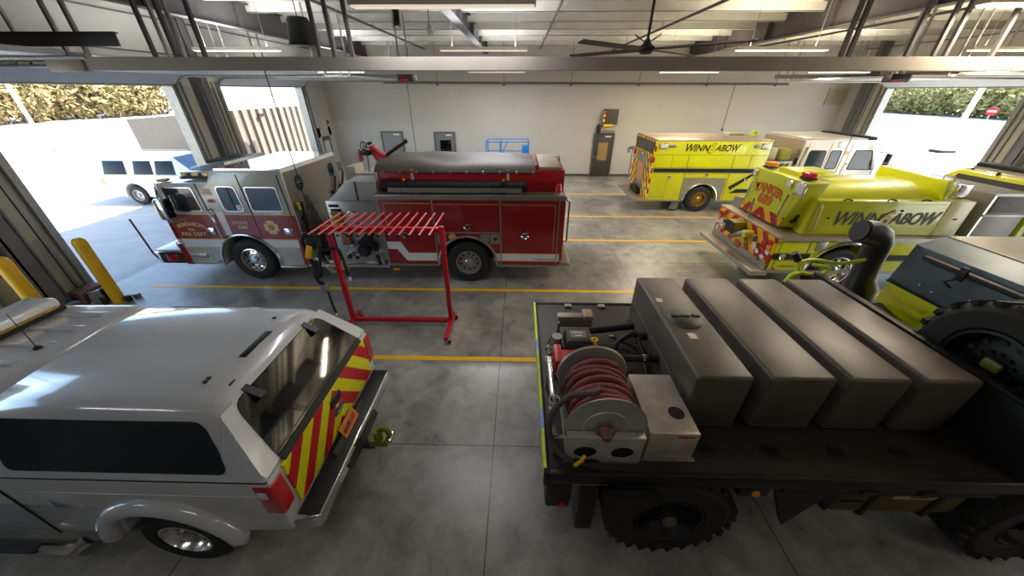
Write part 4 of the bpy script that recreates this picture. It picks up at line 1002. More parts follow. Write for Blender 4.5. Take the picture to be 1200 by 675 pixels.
# ladder-like lines in the tinted side glass are reflections; none drawn
# rear glass, hinges, brake lamp
def rearx(z):
    zs = [(1.46, -1.99), (1.58, -2.09), (1.76, -2.2), (1.895, -2.33)]
    for (z0, x0), (z1, x1) in zip(zs, zs[1:]):
        if z <= z1: return x0+(x1-x0)*(z-z0)/(z1-z0)
    return zs[-1][1]
W = rpoly([(1.66, 1.41), (1.83, 1.89), (3.09, 1.89), (3.26, 1.41)], .1, 5)
g = bmesh.new(); A = []; Bv = []
for (y, z) in W:
    x = -1.985-(z-1.43)*.72
    A.append(g.verts.new((x+.012, y, z))); Bv.append(g.verts.new((x-.03, y, z)))
g.faces.new(A); g.faces.new(Bv[::-1]); n = len(A)
for i in range(n): g.faces.new((A[i], Bv[i], Bv[(i+1) % n], A[(i+1) % n]))
bmesh.ops.recalc_face_normals(g, faces=g.faces[:])
m = MB(); m.add(g); rg = m.build('rear_window', M_GLASSDK, cap)
for y in (2.0, 2.9): MB().hull8([(-2.42, y-.035, 1.945), (-2.2, y-.035, 1.80), (-2.2, y+.035, 1.80), (-2.42, y+.035, 1.945)], [(-2.42, y-.035, 1.97), (-2.19, y-.035, 1.825), (-2.19, y+.035, 1.825), (-2.42, y+.035, 1.97)]).build('hinge', M_BLACK, rg)
MB().box(-2.55, -2.48, 2.28, 2.66, CTz+.0, CTz+.035, .008).build('brake_lamp', M_DARK, cap)
for y in (1.98, 2.02, 2.9): MB().cyl((-2.62, y, CTz), (-2.62, y, CTz+.025), .018, 8).build('screw_cap', M_BLACK, cap)
MB().hull8([(-1.99, 1.68, 1.40), (-1.95, 1.68, 1.40), (-1.95, 3.24, 1.40), (-1.99, 3.24, 1.40)], [(-2.02, 1.68, 1.46), (-1.98, 1.68, 1.46), (-1.98, 3.24, 1.46), (-2.02, 3.24, 1.46)]).build('seal', M_BLACK, rg)
# tailgate
M_CHEV = stripes('tailgate_chevron', ('#b81420', '#d9d800'), dict(yc=0.0, ky=1., kz=.9, off=.02), .36)
tg = MB().box(-1.985, -1.945, 1.63, 3.29, .86, 1.395, .012).build('tailgate', M_CHEV, t, label='tailgate in red and yellow reflective chevrons')
MB().box(-1.95, -1.93, 2.36, 2.56, 1.2, 1.30, .02).build('handle', M_BLACK, tg)
em = MB(); em.b = bmesh.new(); em.prism([(2.46+.115*math.cos(a*PI/12), 1.1+.048*math.sin(a*PI/12)) for a in range(24)], 'x', -1.95, -1.936)
em = em.build('oval_emblem', M_CHROME, tg, label='dark oval emblem with a silver rim')
MB().prism([(2.46+.1*math.cos(a*PI/12), 1.1+.038*math.sin(a*PI/12)) for a in range(24)], 'x', -1.94, -1.932).build('emblem_face', mat('emblem_dark_blue', '#1c2336', .3, 0, .05), em)
text_mesh('Ford', .13, .05, (0, 1, 0), (0, 0, 1), (-1.932, 2.46, 1.1), M_LENSCLR, em, shear=.2)
for y0, y1, s in ((PN-.012, PN+.14, -1), (PF-.14, PF+.012, 1)):
    tl = MB().box(-2.13, -1.955, y0, y1, .96, 1.36, .03, 3).build('tail_lamp', M_LENSRED, t)
    MB().box(-2.10, -2.02, y0-.004 if s < 0 else y1-.02, y0+.02 if s < 0 else y1+.004, 1.2, 1.29, .006).build('reverse_lens', M_LENSCLR, tl)
bp_ = MB().hull8([(-1.99, 1.5, .56), (-1.8, 1.56, .56), (-1.8, 3.36, .56), (-1.99, 3.42, .56)], [(-1.99, 1.48, .78), (-1.76, 1.54, .78), (-1.76, 3.38, .78), (-1.99, 3.44, .78)], .025).build('rear_bumper', M_CHROME, t)
MB().box(-1.97, -1.78, 1.55, 3.37, .775, .795, .006).build('step_pad', M_BLACK, bp_)
MB().hull8([(-1.80, 2.1, .6), (-1.74, 2.1, .6), (-1.74, 2.82, .6), (-1.80, 2.82, .6)], [(-1.9, 2.1, .86), (-1.9, 2.1, .86+.001), (-1.9, 2.82, .86+.001), (-1.9, 2.82, .86)]).build('plate_recess', M_BLACK, bp_)
pl = MB().hull8([(-1.872, 2.31, .8), (-1.862, 2.31, .8), (-1.862, 2.63, .8), (-1.872, 2.63, .8)], [(-1.925, 2.31, .93), (-1.915, 2.31, .93), (-1.915, 2.63, .93), (-1.925, 2.63, .93)]).build('licence_plate', mat('orange_plate', '#c8702c', .45, 0, .08, 20), t, label='orange licence plate')
text_mesh('660R107', .26, .06, (0, 1, 0), (-.38, 0, .92), (-1.888, 2.47, .865), M_TXTBLK, pl, bold=.01)
hi = MB().box(-2.0, -1.66, 2.42, 2.5, .46, .53, .008).build('hitch', M_UNDER, t)
M_HITCH = mat('olive_hitch_coupler', '#767a22', .45, .2, .12, 12)
MB().box(-1.72, -1.5, 2.41, 2.51, .5, .6, .02).cyl((-1.6, 2.46, .58), (-1.6, 2.46, .74), .05, 14).build('pintle', M_HITCH, hi)
MB().tube([(-1.58, 2.46, .74), (-1.5, 2.46, .78), (-1.46, 2.46, .68), (-1.5, 2.46, .6)], .03, 8, 4).build('pintle_jaw', M_HITCH, hi)
MB().cyl((-1.46, 2.4, .62), (-1.46, 2.52, .62), .035, 12).build('pin', M_CHROME, hi)
# cab
b = MB().hull8([(-6.4, PN+.04, BT-.02), (-4.36, PN+.04, BT-.02), (-4.36, PF-.04, BT-.02), (-6.4, PF-.04, BT-.02)], [(-5.75, PN+.24, 1.93), (-4.4, PN+.24, 1.95), (-4.4, PF-.24, 1.95), (-5.75, PF-.24, 1.93)], .08, 4)
cb = b.build('cab', M_PW, t)
for y in (1.95, 2.2, 2.46, 2.72, 2.97): MB().hull8([(-5.15, y-.055, 1.935), (-4.55, y-.055, 1.945), (-4.55, y+.055, 1.945), (-5.15, y+.055, 1.935)], [(-5.13, y-.03, 1.958), (-4.6, y-.03, 1.965), (-4.6, y+.03, 1.965), (-5.13, y+.03, 1.958)], .008).build('roof_rib', M_PW, cb)
for (x, y) in ((-4.62, 2.4), (-4.98, 2.3), (-5.1, 2.12)):
    MB().lathe([(0, 0), (.03, 0), (.03, .015), (.012, .03), (.004, .035), (.003, .4), (0, .4)], (x, y, 1.95), (0, 0, 1), 10).build('antenna', M_BLACK, cb)
MB().box(-4.86, -4.74, 1.78, 1.94, 1.94, 1.985, .02).build('antenna_base', M_BLACK, cb)
lbp = MB().box(-5.5, -5.16, 1.85, 3.08, 1.99, 2.1, .03, 3).build('light_bar', M_LENSCLR, t, label='pale roof light bar')
MB().box(-5.48, -5.14, 1.85, 3.08, 1.95, 1.995).build('base', M_DARK, lbp)
MB().box(-5.17, -5.145, 1.9, 3.03, 1.985, 2.02).build('amber_strip', M_BRASS, lbp)
for (x0, x1) in ((-5.1, -4.5), (-6.0, -5.2)):
    for far in (0, 1):
        ys = [PN+.04+(.2)*u-.008 for u in (.12, .82)]
        if far: ys = [PN+PF-v for v in ys]
        d = .03 if not far else -.03
        MB().hull8([(x0, ys[0], 1.46), (x1, ys[0], 1.46), (x1, ys[0]+d, 1.46), (x0, ys[0]+d, 1.46)], [(x0+.14, ys[1], 1.84), (x1-.03, ys[1], 1.84), (x1-.03, ys[1]+d, 1.84), (x0+.14, ys[1]+d, 1.84)]).build('door_window', M_GLASSDK, cb)
MB().hull8([(-6.36, PN+.14, 1.42), (-6.3, PN+.14, 1.42), (-6.3, PF-.14, 1.42), (-6.36, PF-.14, 1.42)], [(-5.84, PN+.3, 1.86), (-5.78, PN+.3, 1.86), (-5.78, PF-.3, 1.86), (-5.84, PF-.3, 1.86)]).build('windshield', M_GLASSDK, cb)
for s, y in ((-1, PN), (1, PF)):
    MB().box(-6.1, -5.95, y+s*.05, y+s*.3, 1.35, 1.62, .03).build('mirror', M_BLACK, t)
    sb = MB().tube([(-6.1, y+s*.02, .42), (-6.0, y+s*.1, .40), (-4.35, y+s*.1, .40), (-4.1, y+s*.1, .40), (-4.05, y+s*.02, .42)], .055, 10).build('side_step', M_CHROME, t)
    MB().box(-5.9, -4.4, y+s*.06, y+s*.15, .44, .462).build('step_pad', M_BLACK, sb)
MB().box(-7.95, -7.8, PN+.05, PF-.05, .5, .78, .03).build('front_bumper', M_CHROME, t)
MB().box(-7.9, -7.84, PN+.45, PF-.45, .8, 1.15, .02).build('grille', M_DARK, t)
for y in (PN+.2, PF-.2): MB().box(-7.88, -7.8, y-.17, y+.17, .85, 1.12, .03).build('head_lamp', M_LENSCLR, t)
MB().box(-7.6, -2.1, 1.9, 2.1, .45, .62).box(-7.6, -2.1, 2.8, 3.0, .45, .62).build('chassis', M_UNDER, t)
for x in (-3.13, -6.68):
    MB().cyl((x, 1.7, .41), (x, 3.25, .41), .06, 10).build('axle', M_UNDER, t)
    for y, s in ((PN+.13, -1), (PF-.13, 1)): wheel(t, x, y, .41, .41, .26, s, rimr=.235, rim=M_CHROME, holes=8)
# ------------------------------------------------------------------ brush truck with a flatbed, nose to the right
t = BTK = thing('brush_truck', 'black flatbed military style brush truck with a blue grey cab', 'truck', (3.6, 3.0, 0))
ZB = 1.30
M_DECK = diamond('black_deck_plate', '#2e2924', .5, .3, 22.)
dk = MB().box(.27, 4.28, 1.68, 4.32, ZB-.06, ZB, .006).build('deck', M_DECK, t)
for y in (1.655, 4.30): MB().box(.27, 4.28, y, y+.045, ZB-.13, ZB+.012, .006).build('side_rail', M_DARK, dk)
MB().box(.24, .285, 1.655, 4.345, ZB-.16, ZB+.03, .005).build('rear_rail', M_BLACK, dk)
M_TAPE = stripes('lime_blue_tape', ('#c9e01c', '#8fa6d8'), dict(yc=0, ky=1., kz=0, chev=False), .5)
MB().box(.235, .242, 1.7, 4.3, ZB-.12, ZB+.028).box(.235, .262, 1.7, 4.3, ZB+.028, ZB+.034).build('reflective_tape', mat('lime_tape', '#c6dc1e', .35), dk, label='lime reflective tape along the bed end')
for y in (2.1, 3.2): MB().box(.233, .264, y, y+.22, ZB-.12, ZB+.036).build('blue_tape', mat('pale_blue_tape', '#8fa6d8', .35), dk)
for x in (1.72, 2.3, 2.88, 3.44):
    r_ = MB().lathe([(0, .002), (.065, .002), (.075, .012), (.05, .014), (0, .004)], (x, 1.92, ZB), (0, 0, 1), 20).build('tie_down', M_BLACK, dk)
    MB().tube([(x+.04*math.cos(a*PI/5), 1.92+.03*math.sin(a*PI/5), ZB+.02) for a in range(10)], .008, 6, closed=True).build('ring', M_DARK, r_)
for x in (.75, 1.25): MB().box(x-.05, x+.05, 4.2, 4.28, ZB, ZB+.03, .01).build('bed_bracket', M_STEEL, dk)
# headboard at the front of the bed
hbd = MB().box(4.2, 4.24, 1.7, 4.3, ZB, 1.86, .006).box(4.18, 4.27, 1.69, 4.31, 1.85, 1.89, .006).box(4.19, 4.25, 1.68, 1.74, ZB, 1.88).build('headboard', M_DARK, t)
MB().cyl((4.34, 1.98, 1.2), (4.34, 2.05, 2.4), .035, 10).build('upright_bar', M_DARK, hbd)
MB().tube([(4.3, 3.2, 1.86), (4.36, 2.9, 1.8), (4.36, 2.6, 1.83), (4.34, 2.2, 1.78)], .014, 6, 4).build('chain', M_STEEL, hbd)
# frame, axles, wheels
MB().box(.3, 7.4, 2.5, 2.62, .92, 1.2).box(.3, 7.4, 3.38, 3.5, .92, 1.2).box(.6, 4.2, 2.45, 2.5, 1.0, 1.1).build('chassis', M_UNDER, t)
for x in (.8, 1.6, 2.4, 3.2, 4.0): MB().box(x-.03, x+.03, 1.7, 4.3, 1.16, 1.24).build('cross_member', M_UNDER, t)
for x in (1.45, 4.85):
    MB().cyl((x, 2.0, .575), (x, 4.0, .575), .09, 12).lathe([(0, -.2), (.16, -.15), (.22, 0), (.16, .15), (0, .2)], (x, 3.0, .575), (0, 1, 0), 16).build('axle', M_UNDER, t)
    for y, s in ((1.85, -1), (4.15, 1)):
        w_ = wheel(t, x, y, .60, .59, .40, s, rimr=.31, rim=mat('black_wheel_steel', '#1c1b1a', .45, .5, .2, 10), lugs=26, holes=12)
        MB().cyl((x, y+s*.12, .60), (x, y+s*.22, .60), .065, 14).build('hub_cap', mat('dusty_olive_hub', '#6e6448', .7, .2, .1, 14), w_)
for x in (1.3, 1.6): MB().box(x-.5, x+.5, 2.5, 2.6, .75, .82).build('leaf_spring', M_UNDER, t)
# mud guard plate, flaps and brackets on the near side
MB().hull8([(.86, 1.70, ZB-.1), (1.38, 1.70, ZB-.1), (1.38, 1.74, ZB-.1), (.86, 1.74, ZB-.1)], [(.86, 1.70, ZB-.6), (.88, 1.70, ZB-.61), (.88, 1.74, ZB-.61), (.86, 1.74, ZB-.6)]) if False else None
MB().prism([(.72, 1.2), (1.16, 1.2), (1.3, 1.02), (.86, .60)], 'y', 1.605, 1.62).build('mud_guard', mat('satin_black_sheet', '#14161a', .22, .5, .1, 4), t)
MB().box(.58, .74, 1.68, 2.2, .36, 1.2, .01).build('mud_flap', M_BLACK, t)
MB().box(.5, .8, 1.66, 1.72, 1.16, 1.2).build('flap_bracket', M_BEIGE, t)
MB().box(.27, .5, 1.66, 1.82, .78, 1.22, .03).build('tail_lamp_box', M_BLACK, t)
MB().lathe([(0, 0), (.035, 0), (.035, .015), (0, .02)], (.42, 1.66, .84), (0, -1, 0), 14).build('tail_lamp', M_LENSRED, t)
MB().box(1.96, 2.22, 1.68, 1.8, 1.0, 1.19, .01).build('marker_bracket', M_BLACK, t)
MB().lathe([(0, 0), (.035, 0), (.035, .015), (0, .02)], (2.1, 1.68, 1.06), (0, -1, 0), 14).build('marker_lamp', M_AMBER, t)
MB().prism([(2.24, 1.2), (2.82, 1.2), (2.83, 1.08), (2.6, .44)], 'y', 1.72, 1.78).build('front_flap', M_BLACK, t)
MB().box(2.3, 4.1, 1.66, 1.7, 1.1, 1.2).build('lower_rail', M_DARK, t)
for x in (3.0, 3.5): MB().box(x-.06, x+.06, 1.64, 1.67, 1.13, 1.18).build('latch', M_BLACK, t)
# fuel tank with straps
M_FT = mat('olive_brown_tank', '#5a4a26', .5, .2, .15, 6)
ft = MB().box(2.95, 4.15, 1.76, 2.4, .62, 1.08, .06, 3).build('fuel_tank', M_FT, t, label='olive brown fuel tank')
MB().box(2.9, 4.15, 1.74, 2.42, 1.02, 1.12, .04).build('tank_top', M_BLACK, ft)
for x in (3.28, 3.86): MB().box(x-.035, x+.035, 1.735, 2.44, .6, 1.13, .03).build('strap', M_DARK, ft)
MB().hull8([(2.7, 1.8, 1.16), (2.95, 1.76, 1.16), (2.95, 2.4, 1.16), (2.7, 2.4, 1.16)], [(2.93, 1.8, .64), (2.95, 1.76, .64), (2.95, 2.4, .64), (2.93, 2.4, .64)]).build('tank_shield', M_BLACK, ft)
MB().lathe([(0, 0), (.09, 0), (.09, .05), (.05, .07), (0, .07)], (3.18, 1.8, 1.1), (-.2, -.6, .7), 18).build('filler_cap', M_STEEL, ft)
em = MB().prism(arc_pts(3.52, .90, .07, 0, 180, 12), 'y', 1.752, 1.762).build('decal', M_BEIGE, ft)
text_mesh('VDF', .13, .05, (1, 0, 0), (0, 0, 1), (3.66, 1.757, .95), M_BEIGE, em)
MB().box(3.45, 3.86, 1.754, 1.762, .875, .885).ring([(3.79+.05*math.cos(a*PI/8), .93+.04*math.sin(a*PI/8)) for a in range(16)], [(3.79+.035*math.cos(a*PI/8), .93+.026*math.sin(a*PI/8)) for a in range(16)], 'y', 1.752, 1.762).build('decal_line', M_BEIGE, em)
MB().box(3.0, 3.2, 1.745, 1.76, .82, .84).build('tank_slot', M_BLACK, ft)
# cab
M_CABG = mat('blue_grey_cab', '#4d5a5f', .42, .25, .08, 3)
M_CROOF = mat('tan_brown_roof', '#6f675b', .4, .2, .1, 3)
cb = MB().hull8([(5.02, 1.9, 1.9), (7.0, 1.9, 1.9), (7.0, 4.12, 1.9), (5.02, 4.12, 1.9)], [(5.05, 1.98, 2.42), (6.9, 1.98, 2.42), (6.9, 4.08, 2.42), (5.05, 4.08, 2.42)], .012).build('cab', M_CABG, t, label='blue grey cab')
MB().hull8([(5.04, 1.97, 2.42), (6.92, 1.97, 2.42), (6.92, 4.09, 2.42), (5.04, 4.09, 2.42)], [(5.3, 2.1, 2.54), (6.8, 2.1, 2.54), (6.8, 4.05, 2.54), (5.3, 4.05, 2.54)], .01).build('roof_slope', M_CABG, cb)
MB().box(5.31, 6.79, 2.12, 4.04, 2.53, 2.555, .01).build('roof_skin', M_CROOF, cb, label='tan brown cab roof skin')
MB().lathe([(.40, 0), (.44, 0), (.44, .03), (.40, .03)], (6.2, 3.4, 2.553), (0, 0, 1), 36).lathe([(0, .018), (.38, .018), (.38, 0)], (6.2, 3.4, 2.553), (0, 0, 1), 36).build('roof_hatch', M_CROOF, cb)
lw = MB().box(5.0, 7.3, 1.95, 4.1, 1.0, 1.9, .015).build('lower_cab', M_LIME, cb, label='lime yellow lower cab')
for y in (3.72, 3.25, 2.8): MB().box(4.99, 5.005, y-.2, y+.2, 1.6, 1.66, .01).box(4.99, 5.005, y-.2, y+.2, 1.72, 1.78, .01).build('pressed_rib', M_LIME, lw)
MB().box(4.985, 5.02, 1.95, 4.1, 1.885, 1.905).build('cab_seam', M_DARK, cb)
MB().box(4.95, 5.02, 2.1, 3.86, 2.31, 2.37, .01).build('rear_rail', M_BLACK, cb)
MB().box(4.93, 4.96, 3.38, 3.46, 2.26, 2.42, .008).tube([(4.94, 3.44, 2.27), (4.92, 3.5, 2.2), (4.93, 3.42, 2.16)], .014, 6).build('latch', M_DARK, cb)
for (y, z) in ((3.75, 2.02), (3.6, 2.0), (3.25, 2.1), (2.6, 2.12)): MB().cyl((5.03, y, z), (5.0, y, z), .012, 8).build('rivet', M_LENSCLR, cb)
MB().box(6.4, 7.0, 1.885, 1.91, 1.95, 2.35).box(5.5, 6.2, 1.89, 1.93, 1.95, 2.35).build('side_window', M_GLASSDK, cb)
MB().box(6.92, 7.02, 2.1, 3.95, 1.95, 2.38).build('windshield', M_GLASSDK, cb)
MB().box(7.2, 7.4, 1.9, 4.15, .75, 1.05, .03).build('front_bumper', M_BLACK, t)
MB().box(4.5, 5.2, 1.75, 2.0, 1.15, 1.45, .05).box(4.5, 5.2, 4.0, 4.25, 1.15, 1.45, .05).build('fender', M_BLACK, t)
# things between bed and cab
for i in range(6): MB().tube([(4.35+.08*i, 4.1, 1.3), (4.4+.08*i, 3.7-.1*i, 1.5), (4.6, 3.2-.12*i, 1.45), (4.9, 2.9, 1.3)], .04, 8, 5).build('air_line', M_BLACK, t)
MB().box(4.3, 4.95, 2.8, 4.0, .95, 1.35, .03).build('power_pack', M_UNDER, t)
MB().cyl((4.95, 4.0, 1.5), (4.75, 3.3, 1.45), .1, 14).build('air_duct', M_BLACK, t)
# snorkel
sn = MB().tube([(5.05, 4.4, 1.42), (5.06, 4.42, 1.6), (5.04, 4.45, 1.75), (5.03, 4.47, 2.0), (5.03, 4.48, 2.16), (5.01, 4.48, 2.28), (4.95, 4.48, 2.37), (4.84, 4.48, 2.42), (4.69, 4.48, 2.44)], [.19, .2, .155, .145, .15, .16, .165, .165, .16], 20, 0).build('snorkel', mat('moulded_black_plastic', '#2a2725', .38, 0, .15, 6), t, label='black moulded air intake snorkel')
MB().lathe([(.1, 0), (.2, .03), (.2, .05), (.1, .09)], (5.05, 4.4, 1.42), (0, 0, 1), 20).build('base_flange', M_BLACK, sn)
MB().cyl((4.69, 4.48, 2.44), (4.66, 4.48, 2.447), .13, 20).build('intake_grille', M_BLACK, sn)
# lime hose strung from the snorkel
MB().tube([(4.95, 4.42, 2.05), (4.6, 4.42, 1.98), (4.2, 4.42, 2.03), (4.0, 4.4, 1.98), (4.05, 4.36, 1.86), (4.3, 4.34, 1.84), (4.4, 4.36, 1.93), (4.2, 4.4, 1.97)], .027, 8, 6).tube([(4.05, 4.36, 1.86), (3.92, 4.34, 1.82), (3.86, 4.32, 1.7)], .036, 8, 5).build('lime_hose', mat('lime_hose', '#b5cf12', .5, 0, .1, 12), t)
MB().cyl((3.86, 4.32, 1.72), (3.8, 4.3, 1.36), .04, 10).build('hose_nozzle', M_BLACK, t)
MB().cyl((3.98, 4.42, 2.02), (3.9, 4.45, 2.12), .05, 10).build('hose_end', M_BLACK, t)
# spare wheel
sw = wheel(t, 4.5, 2.42, 1.9, .6, .38, -1, rimr=.33, rim=mat('black_wheel_steel', '#1c1b1a'), lugs=24, holes=12, cap=False, axis=(-1, 0, 0))
sw['label'] = 'dusty spare wheel carried behind the cab'
MB().box(4.33, 4.38, 2.33, 2.47, 1.88, 1.98, .02).build('hub_plate', mat('olive_green_plate', '#5d6420', .5, 0, .1, 10), sw)

# ---- load on the bed
wt = thing('water_tank', 'black ribbed plastic water tank filling the truck bed', 'tank', (2.8, 3.08, ZB))
M_POLY = mat('black_polyethylene', '#564e45', .42, 0, .22, 3.5, bump=.02)
b = MB()
for (a, c) in ((1.58, 2.08), (2.22, 2.79), (2.91, 3.43), (3.55, 4.03)): b.box(a, c, 2.16, 4.0, ZB, 1.95, .035, 3)
b.box(1.7, 3.9, 2.42, 3.8, ZB, 1.82, .02)
tb = b.build('tank_body', M_POLY, wt)
b = MB()
for (a, c) in ((1.58, 2.08), (2.22, 2.79), (2.91, 3.43), (3.55, 4.03)): pass
b.box(1.572, 1.60, 2.3, 3.9, 1.58, 1.6, .004); b.build('mould_seam', M_POLY, wt)
ld = MB().lathe([(0, .045), (.12, .045), (.15, .03), (.18, .012), (.185, 0), (0, 0)], (1.82, 3.04, 1.948), (0, 0, 1), 32).build('lid', mat('grey_black_lid', '#4a463f', .45, 0, .12, 8), wt)
R = Matrix.Rotation(-.6, 3, 'Z')
b = MB()
for i in (-1, 0, 1): b.box(1.82+i*.11-.045, 1.82+i*.11+.045, 3.02, 3.06, 1.985, 2.005, .008)
b.build('lid_grip', M_BLACK, ld)
def sticker(x, y, m, w, d, rot, nm='sticker'):
    q = MB().box(-w, w, -d, d, 0, .004, rot=Matrix.Rotation(rot, 3, 'Z')); q.b.transform(Matrix.Translation((x, y, 1.948))); return q.build(nm, m, wt)
sticker(1.68, 3.42, M_LENSCLR, .035, .04, -.1)
sticker(1.78, 2.74, M_TXTORG, .045, .05, -.1); q = MB().box(-.034, .034, -.044, .044, .003, .007); q.b.transform(Matrix.Translation((1.772, 2.74, 1.948))); q.build('sticker', M_LENSCLR, wt)
for y in (3.3, 2.9): MB().cyl((1.58, y, 1.5), (1.5, y, 1.5), .05, 14).build('outlet', M_BLACK, wt)

hr = thing('hose_reel', 'steel hose reel wound with red rubber hose on the truck bed', 'hose reel', (.74, 2.15, ZB))
rc = (.74, 2.15, 1.68)
for y, s in ((1.86, -1), (2.46, 1)):
    d = MB().lathe([(0, 0), (.335, 0), (.34, .01), (.345, .02), (.335, .012), (.19, .012), (.185, .02), (.17, .02), (.16, .012), (0, .012)], (rc[0], y, rc[2]), (0, s, 0), 48).build('flange', mat('dull_reel_steel', '#aca69c', .42, .45, .1, 6), hr)
    for k_ in range(5):
        a = 2*PI*k_/5+.4; MB().cyl((rc[0]+.13*math.cos(a), y, rc[2]+.13*math.sin(a)), (rc[0]+.13*math.cos(a), y+s*.02, rc[2]+.13*math.sin(a)), .008, 8).build('bolt', M_CHROME, d)
MB().cyl((rc[0], 1.8, rc[2]), (rc[0], 2.52, rc[2]), .03, 12).cyl((rc[0], 1.86, rc[2]), (rc[0], 2.46, rc[2]), .14, 24).build('axle_drum', M_STEEL, hr)
pts = []; rr = []
for lay, r0 in ((0, .17), (1, .222), (2, .27)):
    n = 9 if lay < 2 else 7
    for i in range(n*16):
        a = 2*PI*i/16; u = i/(n*16)
        y = 1.905+.51*u if lay % 2 == 0 else 2.415-.51*u
        pts.append((rc[0]+(r0+.006*math.sin(a*.37+lay))*math.cos(a+.5), y+.016*math.sin(a*1.7), rc[2]+r0*math.sin(a+.5)))
hs = MB().tube(pts, .029, 8)
hs.build('hose', mat('dusty_red_hose', '#70362f', .7, 0, .35, 5), hr)
MB().tube([pts[-1], (.62, 1.95, 1.98), (.44, 1.95, 1.93), (.3, 1.9, 1.78), (.28, 1.84, 1.6), (.36, 1.77, 1.45), (.46, 1.75, 1.37), (.52, 1.745, 1.34)], .026, 8, 6).build('hose_tail', mat('grey_hose', '#453c38', .7, 0, .15, 8), hr)
nz = MB().tube([(.5, 1.745, 1.345), (.62, 1.735, 1.335)], .035, 10).cyl((.62, 1.735, 1.335), (.7, 1.73, 1.33), .045, 12).build('nozzle', M_BLACK, hr)
MB().tube([(.5, 1.71, 1.36), (.54, 1.70, 1.44), (.56, 1.70, 1.5), (.55, 1.71, 1.42)], .016, 8, 3).build('yellow_bail', M_YEL, nz)
fr = MB()
fy0, fy1 = 1.775, 1.79
fr.box(.42, 1.07, 1.77, 1.84, 1.615, 1.64, .004)
def hexring(cx, cz, r): return [(cx+r*math.cos(a*PI/8), cz+r*.8*math.sin(a*PI/8)) for a in range(16)]
for (cx, x0, x1) in ((.58, .43, .745), (.91, .745, 1.06)):
    out = []
    for a in range(16):
        th = a*PI/8; dx, dz = math.cos(th), math.sin(th); hw_, hh_ = (x1-x0)/2, .155
        s_ = min(hw_/abs(dx) if abs(dx) > 1e-6 else 9, hh_/abs(dz) if abs(dz) > 1e-6 else 9)
        out.append(((x0+x1)/2+dx*s_, 1.465+dz*s_))
    fr.ring(out, hexring((x0+x1)/2, 1.44, .1), 'y', fy0, fy1)
fr.box(.43, 1.06, fy0, fy1, 1.3, 1.32)
fr.box(.42, .44, 1.78, 1.82, ZB, 1.63).box(1.05, 1.07, 1.78, 1.82, ZB, 1.63)
fp = fr.build('frame_plate', mat('bright_reel_plate', '#b9b3a8', .38, .4, .1, 10), hr)
MB().box(.45, 1.04, 1.805, 1.812, 1.31, 1.6).build('hole_shade_sheet', M_UNDER, hr)  # black sheet put in for the shade behind the plate holes
MB().box(.44, 1.05, 2.5, 2.53, ZB, 1.62).box(.44, 1.05, 1.8, 2.52, ZB, ZB+.02).build('rear_frame_plate', M_ALU, hr)
MB().lathe([(0, .0), (.075, 0), (.08, .02), (.05, .05), (.03, .09), (0, .09)], (rc[0], 1.83, rc[2]-.02), (0, -1, 0), 18).build('bearing', mat('rusty_bearing', '#7a5a40', .6, .5, .25, 20), hr)
bx = thing('utility_box', 'plain aluminium box with a round hole beside the hose reel', 'box', (1.33, 2.17, ZB))
MB().box(1.125, 1.54, 1.83, 2.52, ZB, 1.63, .006).build('body', mat('smudged_aluminium', '#b4a999', .42, .35, .18, 7), bx)
MB().lathe([(0, .003), (.066, .003), (.07, .0), (0, 0)], (1.42, 2.05, 1.63), (0, 0, 1), 24).build('hole', mat('dark_red_hole', '#2e100c', .7), bx)
MB().box(1.36, 1.5, 1.826, 1.832, 1.585, 1.605).build('warning_label', M_LENSRED, bx)
MB().box(1.09, 1.56, 1.8, 1.84, ZB, ZB+.012).build('flange', M_ALU, bx)
# pump engine
pe = thing('pump_engine', 'small petrol pump engine with a red shroud and black top cover', 'engine', (.7, 3.0, ZB))
MB().box(.42, .98, 2.75, 3.4, ZB, ZB+.05, .01).build('skid', M_DARK, pe)
MB().box(.5, .86, 2.85, 3.3, ZB+.05, 1.52, .03).build('engine_block', M_DARK, pe)
rs = MB().hull8([(.42, 2.72, 1.36), (.9, 2.72, 1.36), (.88, 2.95, 1.36), (.44, 2.95, 1.36)], [(.46, 2.76, 1.58), (.86, 2.76, 1.58), (.86, 2.93, 1.6), (.46, 2.93, 1.6)], .03).build('shroud', M_REDRACK, pe, label='red fan shroud')
MB().box(.40, .5, 2.7, 3.0, 1.45, 1.62, .03).build('shroud_corner', M_REDRACK, rs)
ac = MB().hull8([(.53, 2.93, 1.56), (.88, 2.93, 1.56), (.86, 3.25, 1.56), (.54, 3.25, 1.56)], [(.56, 2.97, 1.67), (.84, 2.97, 1.67), (.83, 3.21, 1.67), (.57, 3.21, 1.67)], .02).build('air_cleaner', M_BLACK, pe)
MB().box(.61, .79, 3.03, 3.17, 1.669, 1.674, .002).build('name_label', mat('label_grey', '#6e675d', .5), ac)
MB().box(.64, .76, 3.12, 3.135, 1.673, 1.677).box(.66, .74, 3.06, 3.08, 1.673, 1.677).build('label_text', M_LENSCLR, ac)
mf = MB().box(.5, .94, 3.46, 3.56, 1.5, 1.66, .01).box(.82, .94, 3.44, 3.62, 1.55, 1.68, .01).build('muffler_guard', mat('tan_sheet_steel', '#9a8a78', .45, .5, .1, 8), pe)
MB().box(.5, .53, 3.4, 3.5, ZB, 1.6).build('guard_post', M_STEEL, pe)
MB().cyl((.46, 3.1, 1.5), (.46, 3.1, 1.64), .06, 14).cyl((.33, 3.0, 1.35), (.34, 2.95, 1.62), .015, 8).build('carburettor', M_STEEL, pe)
MB().tube([(.4, 3.15, 1.6), (.34, 3.0, 1.55), (.4, 2.8, 1.5)], .012, 6, 4).build('cable', M_BLACK, pe)
